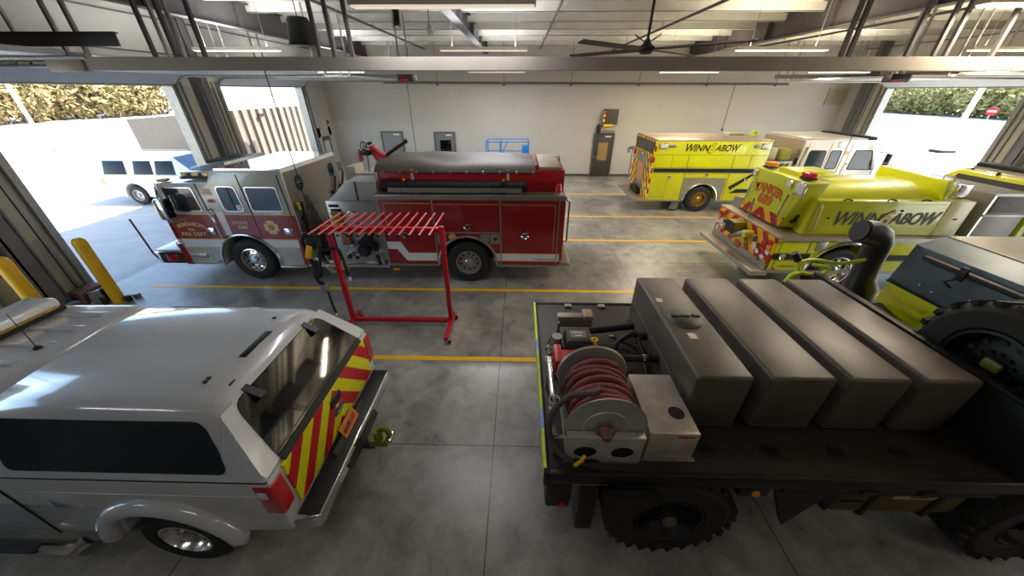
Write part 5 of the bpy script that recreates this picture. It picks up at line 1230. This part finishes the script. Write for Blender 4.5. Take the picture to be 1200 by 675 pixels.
MB().tube([(.9+.035*math.cos(a*PI/5), 3.12+.03*math.sin(a*PI/5), 1.58) for a in range(10)], .012, 6, closed=True).cyl((.9, 3.08, 1.58), (.92, 2.98, 1.45), .02, 8).build('yellow_pull', M_YEL, pe)
MB().cyl((.9, 2.98, 1.42), (1.48, 2.9, 1.5), .04, 12).build('suction_line', M_BLACK, pe)
for u in (.25, .88): MB().cyl((.9+.6*u-.015, 2.98-.08*u, 1.42+.08*u), (.9+.6*u+.015, 2.978-.08*u, 1.424+.08*u), .05, 14).build('hose_clamp', M_CHROME, pe)
MB().tube([(1.47, 3.3, 1.5), (1.38, 3.3, 1.52), (1.2, 3.2, 1.45), (1.15, 3.02, 1.36), (1.15, 2.9, 1.32)], .03, 8, 6).tube([(1.47, 3.28, 1.48), (1.48, 3.1, 1.42), (1.47, 2.9, 1.35), (1.44, 2.68, 1.33)], .028, 8, 6).tube([(1.2, 3.36, 1.42), (1.45, 3.2, 1.38), (1.5, 2.95, 1.33)], .02, 8, 6).build('hose', M_BLACK, pe)
MB().cyl((.94, 3.5, 1.42), (1.5, 3.56, 1.46), .045, 12).build('fill_line', M_BLACK, pe)
for (x, y, z) in ((1.18, 3.38, 1.42), (1.44, 2.66, 1.33), (1.42, 2.58, 1.32)): MB().box(x-.03, x+.03, y-.02, y+.02, z-.015, z+.02, .005).build('fitting', M_CHROME, pe)
# polished foam nozzle tube
nt_ = thing('nozzle_tube', 'polished metal nozzle tube on a bracket at the left bed edge', 'nozzle', (.33, 2.3, ZB))
MB().cyl((.33, 2.08, 1.72), (.32, 2.62, 1.74), .032, 14).build('barrel', M_CHROME, nt_)
for y in (2.03, 2.68): MB().lathe([(.028, -.05), (.045, -.02), (.05, .05), (.04, .05), (.025, -.02)], (.325, y, 1.75), (0, 0, 1), 18).cyl((.325, y, 1.65), (.325, y, 1.71), .045, 14).build('cup', M_CHROME, nt_)
MB().box(.31, .35, 2.0, 2.05, 1.5, 1.66).box(.32, .42, 1.86, 1.9, ZB, 1.5).box(.31, .36, 1.88, 2.03, 1.44, 1.52).box(.31, .35, 2.6, 2.64, ZB, 1.72).build('bracket', M_STEEL, nt_)
# ------------------------------------------------------------------ lime tanker, nose to the right
t = TK = thing('tanker_truck', 'lime yellow water tanker with TANKER 689 on its rear', 'fire truck', (8.5, 8.15, 0))
TN, TF = 6.95, 9.35
tb = [(5.66, .58), (6.42, .58)]+arc_pts(7.2, .52, .74, 176, 4, 16)+[(8.0, .58), (9.6, .58), (9.6, 1.33), (5.66, 1.33)]
low = MB().prism(tb, 'y', TN, TF, .01).build('lower_body', M_LIME, t)
MB().box(5.62, 9.6, TN-.03, TF+.03, 1.33, 1.375, .006).build('deck_plate', mat('tan_tread_plate', '#a59a88', .42, .6, .1, 9), low)
MB().box(5.62, 9.6, TN-.036, TN-.02, 1.3, 1.38).box(5.62, 9.6, TN-.036, TN, .53, .585).build('edge_trim', M_ALU, low)
for x0, x1 in ((5.66, 6.46), (7.94, 9.6)): MB().box(x0, x1, TN-.006, TN+.01, .86, .98).build('black_stripe', M_DARK, low)
MB().box(5.66, 6.46, TN-.007, TN+.01, .835, .85).box(5.66, 6.46, TN-.007, TN+.01, .99, 1.0).box(7.94, 9.6, TN-.007, TN+.01, .835, .85).build('thin_stripe', M_DARK, low)
MB().box(6.355, 6.37, TN-.006, TN+.01, .6, 1.28).box(5.74, 5.75, TN-.006, TN+.01, .6, 1.28).box(5.74, 6.9, TN-.006, TN+.01, 1.27, 1.28).build('door_seam', M_DARK, low)
MB().lathe([(0, .01), (.05, .012), (.07, .025), (.08, 0), (0, 0)], (5.86, TN, .92), (0, -1, 0), 20).build('latch_ring', M_CHROME, low)
MB().box(6.5, 6.72, TN-.015, TN, 1.07, 1.28, .006).build('fuel_plate', M_ALU, low)
MB().box(7.28, 7.36, TN-.02, TN, 1.2, 1.24, .008).build('door_pull', M_CHROME, low)
text_mesh('www.WinnabowFire.com', .42, .035, (1, 0, 0), (0, 0, 1), (6.06, TN-.008, .69), M_TXTBLK, low, bold=.02)
MB().box(5.74, 5.82, TN-.008, TN, .6, .63).box(5.66, 5.7, TN-.008, TN, 1.22, 1.25).build('reflector', M_LENSRED, low)
arch_trim(low, 7.2, .52, .74, 178, 2, TN-.02, M_CHROME)
MB().prism(arc_pts(7.2, .52, .725, 0, 180, 20), 'y', TN+.55, TN+.57).build('wheel_well', M_UNDER, low)
# rear wall with chevrons and fittings
M_CH2 = stripes('tanker_chevron', ('#a8161c', '#e2b010'), dict(yc=0.0, ky=1., kz=.75, off=.0), .42)
rp = MB().box(5.6, 5.66, TN+.02, TF-.02, .72, 1.33).build('rear_panel', M_CH2, t, label='tanker rear panel in red and yellow chevrons')
MB().box(5.585, 5.6, TN+.02, TF-.02, .56, .73).build('kick_plate', M_ALU, rp)
for s, y in ((1, TN+.12), (-1, TF-.12)):
    for z, m in ((1.2, M_LENSRED), (1.08, M_AMBER), (.96, M_LENSCLR)):
        MB().box(5.57, 5.6, y-.07, y+.07, z-.05, z+.05, .015).build('tail_lamp', m, rp)
    MB().lathe([(0, 0), (.07, 0), (.06, .04), (0, .055)], (5.6, y+s*.08, .82), (-1, 0, 0), 16).build('round_lamp', M_LENSCLR, rp)
MB().box(5.3, 5.6, 8.05, 8.35, 1.02, 1.32, .02).build('dump_valve', mat('olive_dump_valve', '#8f8412', .5, .1, .1, 8), rp)
MB().prism([(8.03, 1.04), (8.37, 1.04), (8.37, 1.3), (8.03, 1.3)], 'x', 5.28, 5.3).build('valve_mouth', M_BLACK, rp)
MB().tube([(5.6, 7.9, 1.12), (5.45, 7.9, 1.1), (5.38, 8.1, .98)], .07, 12, 4).build('elbow_pipe', M_STEEL, rp)
MB().cyl((5.62, 7.75, 1.15), (5.4, 7.75, 1.12), .08, 14).cyl((5.62, 7.85, .92), (5.5, 7.85, .92), .06, 12).build('lime_valve', M_LIME, rp)
MB().cyl((5.62, 7.42, 1.0), (5.5, 7.42, .98), .09, 16).cyl((5.6, 7.3, .9), (5.52, 7.3, .9), .06, 14).build('chrome_coupling', M_CHROME, rp)
MB().box(5.56, 5.6, 7.15, 7.32, 1.0, 1.16, .02).box(5.56, 5.6, 7.1, 7.25, .84, .98, .02).build('red_coupling', M_REDRACK, rp)
MB().tube([(5.6, 8.9, 1.15), (5.45, 8.85, 1.12), (5.4, 8.7, 1.05), (5.42, 8.6, 1.0)], .05, 10, 4).cyl((5.62, 8.75, 1.08), (5.48, 8.75, 1.08), .08, 14).build('chrome_pipe', M_CHROME, rp)
MB().box(5.575, 5.6, 8.0, 8.25, .66, .82, .006).build('licence_plate', mat('copper_plate', '#b0562a', .45, .2, .1, 16), rp)
MB().box(5.53, 5.6, 7.55, 7.62, 1.1, 1.18, .01).box(5.53, 5.6, 7.2, 7.26, .7, .74).build('latch', M_STEEL, rp)
st = MB().box(5.3, 5.66, TN-.04, TF+.04, .47, .55, .008).build('rear_step', mat('tan_tread_plate', '#a59a88'), t)
MB().box(5.285, 5.30, TN-.045, TF+.045, .46, .56).box(5.3, 5.66, TN-.05, TN-.035, .46, .56).build('step_edge', M_ALU, st)
# rear tower
M_CH3 = stripes('tower_chevron', ('#a8161c', '#e2b010'), dict(yc=0.02, ky=1., kz=.85, off=.05), .44)
rt = MB().hull8([(5.9, 7.45, 1.42), (6.3, 7.45, 1.42), (6.3, 8.97, 1.42), (5.9, 8.97, 1.42)], [(5.9, 7.08, 2.48), (6.3, 7.08, 2.48), (6.3, 8.9, 2.48), (5.9, 8.9, 2.48)], .02)
rt = rt.build('rear_tower', M_LIME, t)
MB().hull8([(5.885, 7.46, 1.43), (5.9, 7.46, 1.43), (5.9, 8.96, 1.43), (5.885, 8.96, 1.43)], [(5.885, 7.37, 1.66), (5.9, 7.37, 1.66), (5.9, 8.945, 1.66), (5.885, 8.945, 1.66)]).build('chevron_band', M_CH3, rt)
for (txt, w, h, y, z, arc) in (('TANKER', 1.0, .19, 8.17, 2.05, .06), ('689', .5, .25, 8.19, 1.86, 0)):
    text_mesh(txt, w+.02, h+.02, (0, -1, 0), (0, 0, 1), (5.897, y, z), M_TXTRED, rt, arc=arc, bold=.06, depth=.004)
    text_mesh(txt, w, h, (0, -1, 0), (0, 0, 1), (5.895, y, z), M_TXTORG, rt, arc=arc, bold=.015, depth=.008)
for y0, y1 in ((7.42, 7.46), (8.72, 8.76)):
    MB().tube([(5.9, y0, 2.2), (5.82, y0, 2.18), (5.82, y1+.05, 1.58), (5.9, y1+.05, 1.55)], .02, 8).build('grab_rail', M_CHROME, rt)
for (y, w, h, m) in ((7.25, .13, .17, M_LENSCLR), (7.58, .08, .11, M_LENSCLR), (8.82, .06, .1, M_LENSCLR)):
    q = MB().box(5.86, 5.91, y-w, y+w, 2.38-h, 2.38+h*.5, .015).build('rear_lamp', M_CHROME, rt); MB().box(5.85, 5.87, y-w*.8, y+w*.8, 2.38-h*.85, 2.38+h*.35, .01).build('lens', m, q)
for (y, m) in ((7.38, M_LENSRED), (8.62, M_AMBER)):
    q = MB().box(5.95, 6.15, y-.13, y+.13, 2.5, 2.54, .01).build('beacon_base', M_DARK, rt); MB().box(5.96, 6.14, y-.12, y+.12, 2.53, 2.64, .03, 3).build('beacon', m, q)
MB().box(6.1, 6.9, 7.75, 8.4, 2.45, 2.58, .03).build('fill_box', M_LIME, rt)
MB().tube([(5.75, 8.3, 1.36), (5.74, 8.31, 1.6), (5.72, 8.3, 1.85)], .02, 6).build('lever', M_STEEL, t)
MB().prism([(9.0, 1.38), (9.35, 1.38), (9.35, 1.62), (9.05, 1.66)], 'x', 5.9, 6.3).build('corner_plate', M_ALU, t)
# tank and side boxes
cs = [(7.3, 1.38), (7.3, 2.12), (7.36, 2.2), (7.6, 2.33), (7.9, 2.38), (8.4, 2.38), (8.7, 2.33), (8.94, 2.2), (9.0, 2.12), (9.0, 1.38)]
tank = MB().prism(cs, 'x', 6.28, 8.95).build('tank', M_LIME, t)
for y0, y1 in ((7.1, 7.36), (8.94, 9.2)):
    sb = MB().box(6.18, 8.95, y0, y1, 1.385, 2.13, .02).build('side_box', M_LIME, t)
    if y0 < 8:
        W = 2.1
        text_mesh('WINN', .98, .32, (1, 0, 0), (0, 0, 1), (7.24, 7.094, 1.76), M_TXTBLK, sb, shear=.28, bold=.02, taper=-.3)
        text_mesh('ABOW', 1.02, .32, (1, 0, 0), (0, 0, 1), (8.4, 7.094, 1.76), M_TXTBLK, sb, shear=.28, bold=.02, taper=.3)
        text_mesh('6', .28, .37, (1, 0, 0), (0, 0, 1), (7.8, 7.092, 1.77), M_TXTBLK, sb, shear=.28, bold=.05, name='numeral')
        text_mesh('6', .25, .34, (1, 0, 0), (0, 0, 1), (7.8, 7.088, 1.77), M_CREAM, sb, shear=.28, bold=.02, name='numeral', depth=.008)
        MB().tube([(6.3, 7.1, 2.08), (6.3, 7.03, 2.05), (6.32, 7.03, 1.5), (6.32, 7.1, 1.46)], .018, 8).build('grab_rail', M_CHROME, sb)
        for x in (6.85, 7.75, 8.45): MB().tube([(x-.09, 7.12, 2.13), (x, 7.12, 2.16), (x+.09, 7.12, 2.13)], .016, 6, 3).build('handle', M_DARK, sb)
        for x, z in ((6.6, 1.76), (8.05, 1.93)): MB().lathe([(0, 0), (.025, 0), (.02, .02), (0, .02)], (x, 7.1, z), (0, -1, 0), 10).build('knob', M_DARK, sb)
        MB().box(6.25, 6.27, 7.09, 7.1, 1.42, 2.1).box(6.35, 8.9, 7.094, 7.1, 2.07, 2.075).build('box_seam', mat('dark_lime_seam', '#9a9c18', .5), sb)  # box joints drawn as darker lime lines
MB().cyl((6.22, 7.42, 1.72), (6.1, 7.36, 1.7), .06, 12).cyl((6.14, 7.34, 1.62), (6.02, 7.3, 1.6), .035, 10).build('side_valve', M_DARK, t)
fc = MB().box(8.96, 9.46, 7.1, 9.2, 1.385, 2.13, .015).build('glare_box_end', mat('painted_glare_lime', '#dcd69a', .3, 0, .03, 3, coat=.5), t, label='front end of the side box with a bright reflection painted as cream')  # cream colour holds the bright wash on this lime panel
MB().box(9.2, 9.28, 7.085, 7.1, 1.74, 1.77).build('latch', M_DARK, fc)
MB().box(8.96, 9.5, 7.36, 9.0, 2.1, 2.3, .03).build('tank_front', M_LIME, t)
MB().hull8([(8.88, 7.22, 2.12), (8.95, 7.22, 2.12), (8.95, 8.92, 2.2), (8.88, 8.92, 2.2)], [(8.85, 7.30, 2.5), (9.05, 7.30, 2.5), (9.05, 8.85, 2.53), (8.85, 8.85, 2.53)], .012).build('front_fin', M_LIME, t)
for y in (7.3, 8.7): MB().tube([(8.95, y, 2.5), (8.95, y, 2.58), (8.95, y+.2, 2.58), (8.95, y+.2, 2.5)], .012, 6).build('fin_bracket', M_STEEL, t)
q = MB().box(8.95, 9.2, 7.12, 7.2, 2.22, 2.46, .015).build('side_lamp', M_CHROME, t); MB().box(8.98, 9.18, 7.105, 7.125, 2.25, 2.43, .01).build('lens', M_LENSCLR, q)
# chassis and wheels
MB().box(5.7, 13.2, 7.75, 7.9, .6, .9).box(5.7, 13.2, 8.4, 8.55, .6, .9).build('chassis', M_UNDER, t)
for x in (7.2, 12.0):
    MB().cyl((x, 7.2, .54), (x, 9.1, .54), .08, 10).build('axle', M_UNDER, t)
    for y, s in ((TN+.18, -1), (TF-.18, 1)): wheel(t, x, y, .54, .54, .32, s, rimr=.36, rim=M_CHROME, holes=10)
# tool compartment behind the cab
tc_ = MB().box(9.72, 10.62, 7.1, 9.2, .62, 2.28, .015).build('tool_body', mat('grey_tool_body', '#8b8680', .45, .25, .05, 4), t, label='grey metal tool compartment behind the tanker cab')
MB().box(9.82, 10.58, 7.085, 7.1, 1.9, 2.24, .01).build('roll_curtain', mat('grey_curtain', '#6f6c69', .6, .1, .15, 5), tc_)
MB().box(9.72, 10.6, 7.06, 7.1, 1.82, 1.87, .01).box(9.72, 10.62, 7.08, 7.1, 2.25, 2.3).build('curtain_rail', M_WHITE, tc_)
MB().box(9.72, 9.76, 7.085, 7.1, .7, 2.25).build('door_edge', M_CHROME, tc_)
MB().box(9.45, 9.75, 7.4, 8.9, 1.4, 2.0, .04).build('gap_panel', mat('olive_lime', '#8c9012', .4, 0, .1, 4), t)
# cab
cabt = MB().hull8([(10.75, 7.08, .55), (13.3, 7.08, .55), (13.3, 9.22, .55), (10.75, 9.22, .55)], [(10.8, 7.18, 2.2), (12.6, 7.18, 2.2), (12.6, 9.12, 2.2), (10.8, 9.12, 2.2)], .04).build('cab', M_LIME, t)
MB().hull8([(10.72, 7.1, 2.18), (12.7, 7.1, 2.18), (12.7, 9.2, 2.18), (10.72, 9.2, 2.18)], [(10.95, 7.4, 2.47), (12.5, 7.4, 2.47), (12.5, 8.95, 2.47), (10.95, 8.95, 2.47)], .08, 4).build('roof', M_LIME, cabt)
MB().hull8([(10.93, 7.36, 2.40), (12.52, 7.36, 2.40), (12.52, 8.98, 2.40), (10.93, 8.98, 2.40)], [(11.0, 7.44, 2.49), (12.45, 7.44, 2.49), (12.45, 8.9, 2.49), (11.0, 8.9, 2.49)], .03).build('roof_skin', mat('cream_tan_roof', '#a89f86', .35, .1, .05, 3, coat=.4), cabt, label='cream tan cab roof skin')
MB().hull8([(10.755, 7.5, 2.24), (10.80, 7.5, 2.24), (10.80, 8.85, 2.24), (10.755, 8.85, 2.24)], [(10.84, 7.5, 2.355), (10.89, 7.5, 2.355), (10.89, 8.85, 2.355), (10.84, 8.85, 2.355)]).build('vent_slot', M_BLACK, cabt)
MB().hull8([(10.77, 7.35, 2.02), (10.8, 7.35, 2.02), (10.8, 9.0, 2.02), (10.77, 9.0, 2.02)], [(10.765, 7.4, 2.2), (10.8, 7.4, 2.2), (10.8, 8.95, 2.2), (10.765, 8.95, 2.2)]).build('rear_window', M_GLASSDK, cabt)
MB().box(10.735, 10.76, 7.25, 9.08, 1.85, 2.02, .01).build('back_panel', mat('cream_tan_roof', '#b3aa90'), cabt)
lbt = MB().box(11.3, 11.6, 7.3, 9.0, 2.5, 2.6, .03).build('light_bar', M_DARK, t)
MB().box(11.28, 11.62, 7.3, 9.0, 2.46, 2.51).build('base', M_STEEL, lbt)
for (y, x) in ((8.75, 11.0), (7.6, 10.95), (8.2, 10.95)): MB().cyl((x, y, 2.4), (x, y, 2.5), .03, 10).build('roof_knob', M_DARK, cabt)
MB().box(11.0, 11.8, 7.06, 7.14, 1.35, 2.05).box(11.9, 12.55, 7.07, 7.15, 1.35, 2.05).build('side_window', M_GLASS, cabt)
MB().box(10.9, 12.5, 7.065, 7.1, .9, 1.0).build('white_stripe', M_WHITE, cabt)

# ------------------------------------------------------------------ yellow fire engine at the back, nose to the right
t = YE = thing('fire_engine', 'lime yellow fire engine with a white cab by the back wall', 'fire engine', (8.9, 14.25, 0))
RN, RF = 13.05, 15.4
yb = [(4.92, .46), (6.24, .46)]+arc_pts(6.9, .46, .62, 178, 2, 16)+[(7.55, .46), (8.95, .46), (8.95, 2.57), (4.92, 2.57)]
bd = MB().prism(yb, 'y', RN, RF, .015).build('body', M_LIME, t)
MB().box(4.9, 8.97, RN-.01, RF+.01, 2.56, 2.6, .006).build('roof_plate', mat('tan_roof_plate', '#9c8e7a', .45, .4, .08, 6), bd)
MB().box(4.94, 8.93, RN-.006, RN+.01, 1.49, 1.63).build('black_stripe', M_DARK, bd)
MB().box(4.94, 8.93, RN-.005, RN+.01, 1.645, 1.665).box(4.94, 8.93, RN-.005, RN+.01, 1.45, 1.47).build('silver_stripe', M_ALU, bd)
b = MB().box(4.94, 8.93, RN-.006, RN+.01, 2.095, 2.11)
for x in (6.13, 7.76): b.box(x-.012, x+.012, RN-.006, RN+.01, .48, 2.1)
for x in (5.55, 8.37): b.box(x-.008, x+.008, RN-.006, RN+.01, 1.66, 2.1)
b.box(5.52, 5.53, RN-.006, RN+.01, .5, 1.45).box(4.98, 5.52, RN-.006, RN+.01, .58, .59); b.build('door_seam', mat('olive_seam', '#7d7a1c', .5), bd)
MB().box(4.9, 6.25, RN-.02, RN+.01, .42, .47).box(7.5, 8.95, RN-.02, RN+.01, .42, .47).build('sill', M_ALU, bd)
zs = [.47+.83*i/10 for i in range(11)]
L_ = [(6.9-math.sqrt(max(.63**2-(z-.46)**2, 0)) if z-.46 < .63 else 6.9, z) for z in zs]
MB().prism([(6.14, .47)]+L_+[(6.14, 1.3)], 'y', RN-.008, RN+.01).prism([(7.7, 1.3)]+[(13.8-p[0], p[1]) for p in L_[::-1]]+[(7.7, .47)], 'y', RN-.008, RN+.01).build('fender_plate', M_TREAD, bd)
arch_trim(bd, 6.9, .46, .63, 178, 2, RN-.02, M_CHROME)
MB().prism(arc_pts(6.9, .46, .615, 0, 180, 18), 'y', RN+.5, RN+.52).build('wheel_well', M_UNDER, bd)
MB().prism([(7.86, .98), (8.6, 1.47), (8.75, 1.47), (7.95, .86)], 'y', RN-.008, RN+.01).prism([(7.95, .74), (8.2, .9), (8.9, .9), (8.9, .78)], 'y', RN-.008, RN+.01).build('slash_stripe', M_DARK, bd)
for (x, z) in ((5.57, 1.32), (6.93, 1.4), (8.42, 1.25)):
    MB().lathe([(0, .01), (.05, .012), (.06, .025), (.07, 0), (0, 0)], (x, RN, z), (0, -1, 0), 18).build('latch_ring', M_CHROME, bd)
for (x0, x1) in ((4.98, 5.28), (8.58, 8.9)):
    q = MB().box(x0, x1, RN-.03, RN, 2.3, 2.49, .015).build('flood_lamp', M_CHROME, bd); MB().box(x0+.03, x1-.03, RN-.035, RN-.02, 2.33, 2.46, .01).build('lens', M_LENSCLR, q)
for (x0, x1) in ((5.33, 5.58), (8.32, 8.54)): MB().box(x0, x1, RN-.025, RN, 2.35, 2.46, .01).build('warning_lamp', M_ALU, bd)
text_mesh('WINN', .86, .28, (1, 0, 0), (0, 0, 1), (6.37, RN-.006, 2.34), M_TXTBLK, bd, shear=.28, bold=.02, taper=-.3)
text_mesh('ABOW', .86, .28, (1, 0, 0), (0, 0, 1), (7.42, RN-.006, 2.34), M_TXTBLK, bd, shear=.28, bold=.02, taper=.3)
text_mesh('6', .26, .36, (1, 0, 0), (0, 0, 1), (6.86, RN-.008, 2.34), M_TXTBLK, bd, shear=.28, bold=.05, name='numeral')
text_mesh('6', .22, .32, (1, 0, 0), (0, 0, 1), (6.86, RN-.012, 2.34), M_LIME, bd, shear=.28, bold=.02, name='numeral')
# rear end
M_CH4 = stripes('engine_chevron', ('#a8161c', '#e0d512'), dict(yc=0.0, ky=1., kz=.8, off=.06), .3)
rp = MB().box(4.86, 4.92, RN+.02, RF-.02, .5, 2.56).build('rear_wall', M_CH4, t, label='rear wall in red and yellow chevrons')
MB().box(4.84, 4.87, 13.75, 14.75, .7, 1.95, .01).build('rear_door', M_ALU, rp)
MB().box(4.83, 4.845, 13.85, 14.6, 1.0, 1.65, .01).build('orange_panel', mat('faded_orange_panel', '#c98a50', .5, 0, .08, 8), rp)
MB().box(4.83, 4.86, 13.2, 15.2, 2.12, 2.5, .01).build('upper_panel', mat('charcoal_vent', '#4c4844', .6, 0, .1, 8), rp)
MB().box(4.7, 4.86, 13.8, 14.7, .5, .72, .02).build('hose_tray', M_BLACK, rp)
for y in (13.15, 15.25):
    for z, m in ((1.9, M_LENSRED), (1.6, M_LENSCLR), (1.3, M_AMBER), (.75, M_LENSCLR)): MB().box(4.82, 4.86, y-.08, y+.08, z-.09, z+.09, .02).build('tail_lamp', m, rp)
    MB().tube([(4.86, y+.05, 2.0), (4.76, y+.05, 1.95), (4.76, y+.05, .9), (4.86, y+.05, .85)], .02, 8).build('grab_rail', M_CHROME, rp)
MB().tube([(4.8, 15.3, 2.05), (4.6, 15.35, 2.0), (4.6, 15.3, 1.85)], .06, 10, 3).tube([(4.8, 14.6, 2.02), (4.72, 14.2, 2.06), (4.8, 13.9, 2.0)], .035, 8, 4).build('rear_fitting', M_STEEL, rp)
MB().box(4.4, 4.92, RN-.02, RF+.02, .42, .5, .01).build('tailboard', mat('tan_tread_plate', '#a59a88'), t)
# pump gap and cab
MB().box(8.95, 10.15, RN+.1, RF-.1, .5, 1.6, .01).build('pump_house', M_ALU, t)
ph = MB().box(9.0, 9.9, RN+.02, RN+.1, .6, 1.9, .01).build('pump_panel', M_STEEL, t)
for i in range(8): MB().cyl((9.1+.1*i, RN+.03, 1.75+.06*(i % 2)), (9.1+.1*i, RN-.05, 1.75+.06*(i % 2)), .035, 10).build('gauge', (M_DARK, M_CHROME)[i % 2], ph)
MB().box(9.0, 9.9, 13.5, 13.9, 1.6, 1.95, .01).box(9.0, 9.4, 13.3, 13.6, 1.9, 2.3, .02).build('control_box', M_BEIGE, t)
MB().box(9.5, 9.85, 13.2, 13.6, 1.9, 2.3, .03).build('stowed_hose', mat('olive_gear', '#8a8a3a', .7, 0, .3, 14), t)
MB().tube([(8.9+.12*math.cos(a*PI/5), 14.2, 2.68+.1*math.sin(a*PI/5)) for a in range(10)], .05, 8, closed=True).build('lime_hose', mat('lime_hose', '#b5cf12'), t)
MB().box(8.2, 8.8, 14.6, 15.1, 2.6, 2.68, .02).build('roof_box', M_BEIGE, t)
M_CAB2 = mat('gloss_white_cab', '#efeeec', .25, 0, .02, 3, coat=.7)
cp = [(10.1, .45), (10.1, 2.62), (12.2, 2.65), (12.5, 2.45), (12.9, 1.7), (13.0, 1.1), (13.0, .45), (12.5, .45)]+arc_pts(11.9, .46, .6, 2, 178, 14)+[(11.25, .45)]
cab = MB().prism(cp, 'y', RN, RF, .04).build('cab', M_CAB2, t, label='white crew cab')
MB().box(10.08, 10.1, RN+.05, RF-.05, .6, 2.6).build('cab_rear_wall', mat('tan_beige_wall', '#a89c88', .4, .2, .05, 3), cab)
MB().box(10.12, 12.2, RN+.02, RF-.02, 2.63, 2.67, .02).build('roof_skin', mat('cream_white_roof', '#cfc8b8', .35, 0, .04, 3, coat=.4), cab)
pane(cab, [(10.33, 2.28), (10.93, 2.28), (10.98, 1.64), (10.33, 1.64)], RN, frame=M_DARK, r=.1)
pane(cab, [(11.09, 2.28), (11.47, 2.28), (11.5, 1.64), (11.09, 1.64)], RN, frame=M_DARK, r=.08)
pane(cab, [(11.94, 2.29), (12.52, 2.29), (12.8, 1.62), (11.9, 1.62)], RN, frame=M_DARK, r=.05)
MB().box(11.24, 11.5, RN-.03, RN, 2.38, 2.56, .02).build('scene_lamp', M_CHROME, cab)
b = MB()
for x in (10.25, 11.03, 11.75, 12.85): b.box(x-.008, x+.008, RN-.005, RN+.01, .8, 2.5)
b.build('door_seam', M_GREY, cab)
MB().lathe([(0, 0), (.07, 0), (.07, .01), (0, .01)], (11.65, RN, 2.2), (0, -1, 0), 16).build('badge', M_GOLD, cab)
for i in range(5): MB().cyl((10.06, RN+.12, .9+.3*i), (10.06, RN+.12, 1.1+.3*i), .05, 10).build('cab_light_column', (M_CHROME, M_DARK)[i % 2], cab)
MB().tube([(10.18, RN-.03, 2.4), (10.12, RN-.05, 1.9), (10.2, RN-.03, 1.2)], .03, 8).build('grab_rail', M_CHROME, cab)
MB().tube([(11.8, RN, 1.85), (11.8, RN-.06, 1.8), (11.84, RN-.06, 1.2), (11.84, RN, 1.15)], .018, 6).build('grab_rail', M_CHROME, cab)
MB().box(12.25, 12.55, 13.1, 15.3, 2.6, 2.72, .03).build('light_bar', M_DARK, t)
MB().tube([(12.75, RN, 2.25), (12.95, RN-.2, 2.2), (12.9, RN-.25, 1.7), (12.75, RN, 1.65)], .02, 6).box(12.9, 13.0, RN-.32, RN-.16, 1.75, 2.2, .02).build('mirror', M_DARK, t)
MB().hull8([(12.99, RN+.1, 1.2), (12.95, RN+.1, 1.2), (12.95, RF-.1, 1.2), (12.99, RF-.1, 1.2)], [(12.62, RN+.15, 2.35), (12.58, RN+.15, 2.35), (12.58, RF-.15, 2.35), (12.62, RF-.15, 2.35)]).build('windshield', M_GLASS, cab)
MB().box(13.0, 13.6, RN+.05, RF-.05, .42, .75, .03).build('front_bumper', M_CHROME, t)
arch_trim(cab, 11.9, .46, .61, 178, 2, RN-.02, M_CHROME)
MB().box(5.0, 13.0, 13.6, 13.8, .45, .75).box(5.0, 13.0, 14.65, 14.85, .45, .75).build('chassis', M_UNDER, t)
for x in (6.9, 11.9):
    MB().cyl((x, 13.3, .49), (x, 15.1, .49), .08, 10).build('axle', M_UNDER, t)
    for y, s in ((RN+.16, -1), (RF-.16, 1)): wheel(t, x, y, .49, .49, .3, s, rim=M_BRASS if x < 8 else M_CHROME)
MB().prism([(5.85, .1), (6.15, .1), (6.25, .42), (5.95, .42)], 'y', RN+.05, RN+.08).build('mud_flap', M_GREY, t)
# ------------------------------------------------------------------ light, sky, camera
w = bpy.data.worlds.new('World'); SC.world = w; w.use_nodes = True
nt = w.node_tree; bg = nt.nodes['Background']
sky = nt.nodes.new('ShaderNodeTexSky'); sky.sky_type = 'NISHITA'; sky.sun_disc = False
sky.sun_elevation = math.radians(50); sky.sun_rotation = math.radians(90); sky.air_density = 1.0; sky.dust_density = 1.2
nt.links.new(sky.outputs[0], bg.inputs[0]); bg.inputs[1].default_value = .42
sl = bpy.data.lights.new('sun', 'SUN'); sl.energy = 11.; sl.angle = math.radians(.6); sl.color = (1, .95, .88)
so = bpy.data.objects.new('sun', sl); COL.objects.link(so); so.location = (40, 20, 50)
d = Vector((-math.cos(math.radians(50)), -.12, -math.sin(math.radians(50))))
so.rotation_euler = d.to_track_quat('-Z', 'Y').to_euler()

cam = bpy.data.cameras.new('camera'); co = bpy.data.objects.new('camera', cam); COL.objects.link(co)
cam.sensor_fit = 'HORIZONTAL'; cam.sensor_width = 36; cam.lens = 394.23/1200*36
cam.clip_start = .05; cam.clip_end = 600
pit, yaw, rol = .530771, -.021400, .0016046
fw = Vector((math.sin(yaw)*math.cos(pit), math.cos(yaw)*math.cos(pit), -math.sin(pit)))
rt = Vector((math.cos(yaw), -math.sin(yaw), 0)); up = rt.cross(fw)
rt2 = math.cos(rol)*rt+math.sin(rol)*up; up2 = -math.sin(rol)*rt+math.cos(rol)*up
co.matrix_world = Matrix(((rt2.x, up2.x, -fw.x, 0), (rt2.y, up2.y, -fw.y, 0), (rt2.z, up2.z, -fw.z, 4.1), (0, 0, 0, 1)))
SC.camera = co
vs = SC.view_settings; vs.view_transform = 'Standard'; vs.look = 'None'; vs.gamma = 1; vs.use_curve_mapping = False; vs.exposure = 0.9
cy = SC.cycles
cy.use_denoising = True; cy.max_bounces = 8; cy.diffuse_bounces = 4; cy.glossy_bounces = 4; cy.sample_clamp_indirect = 6
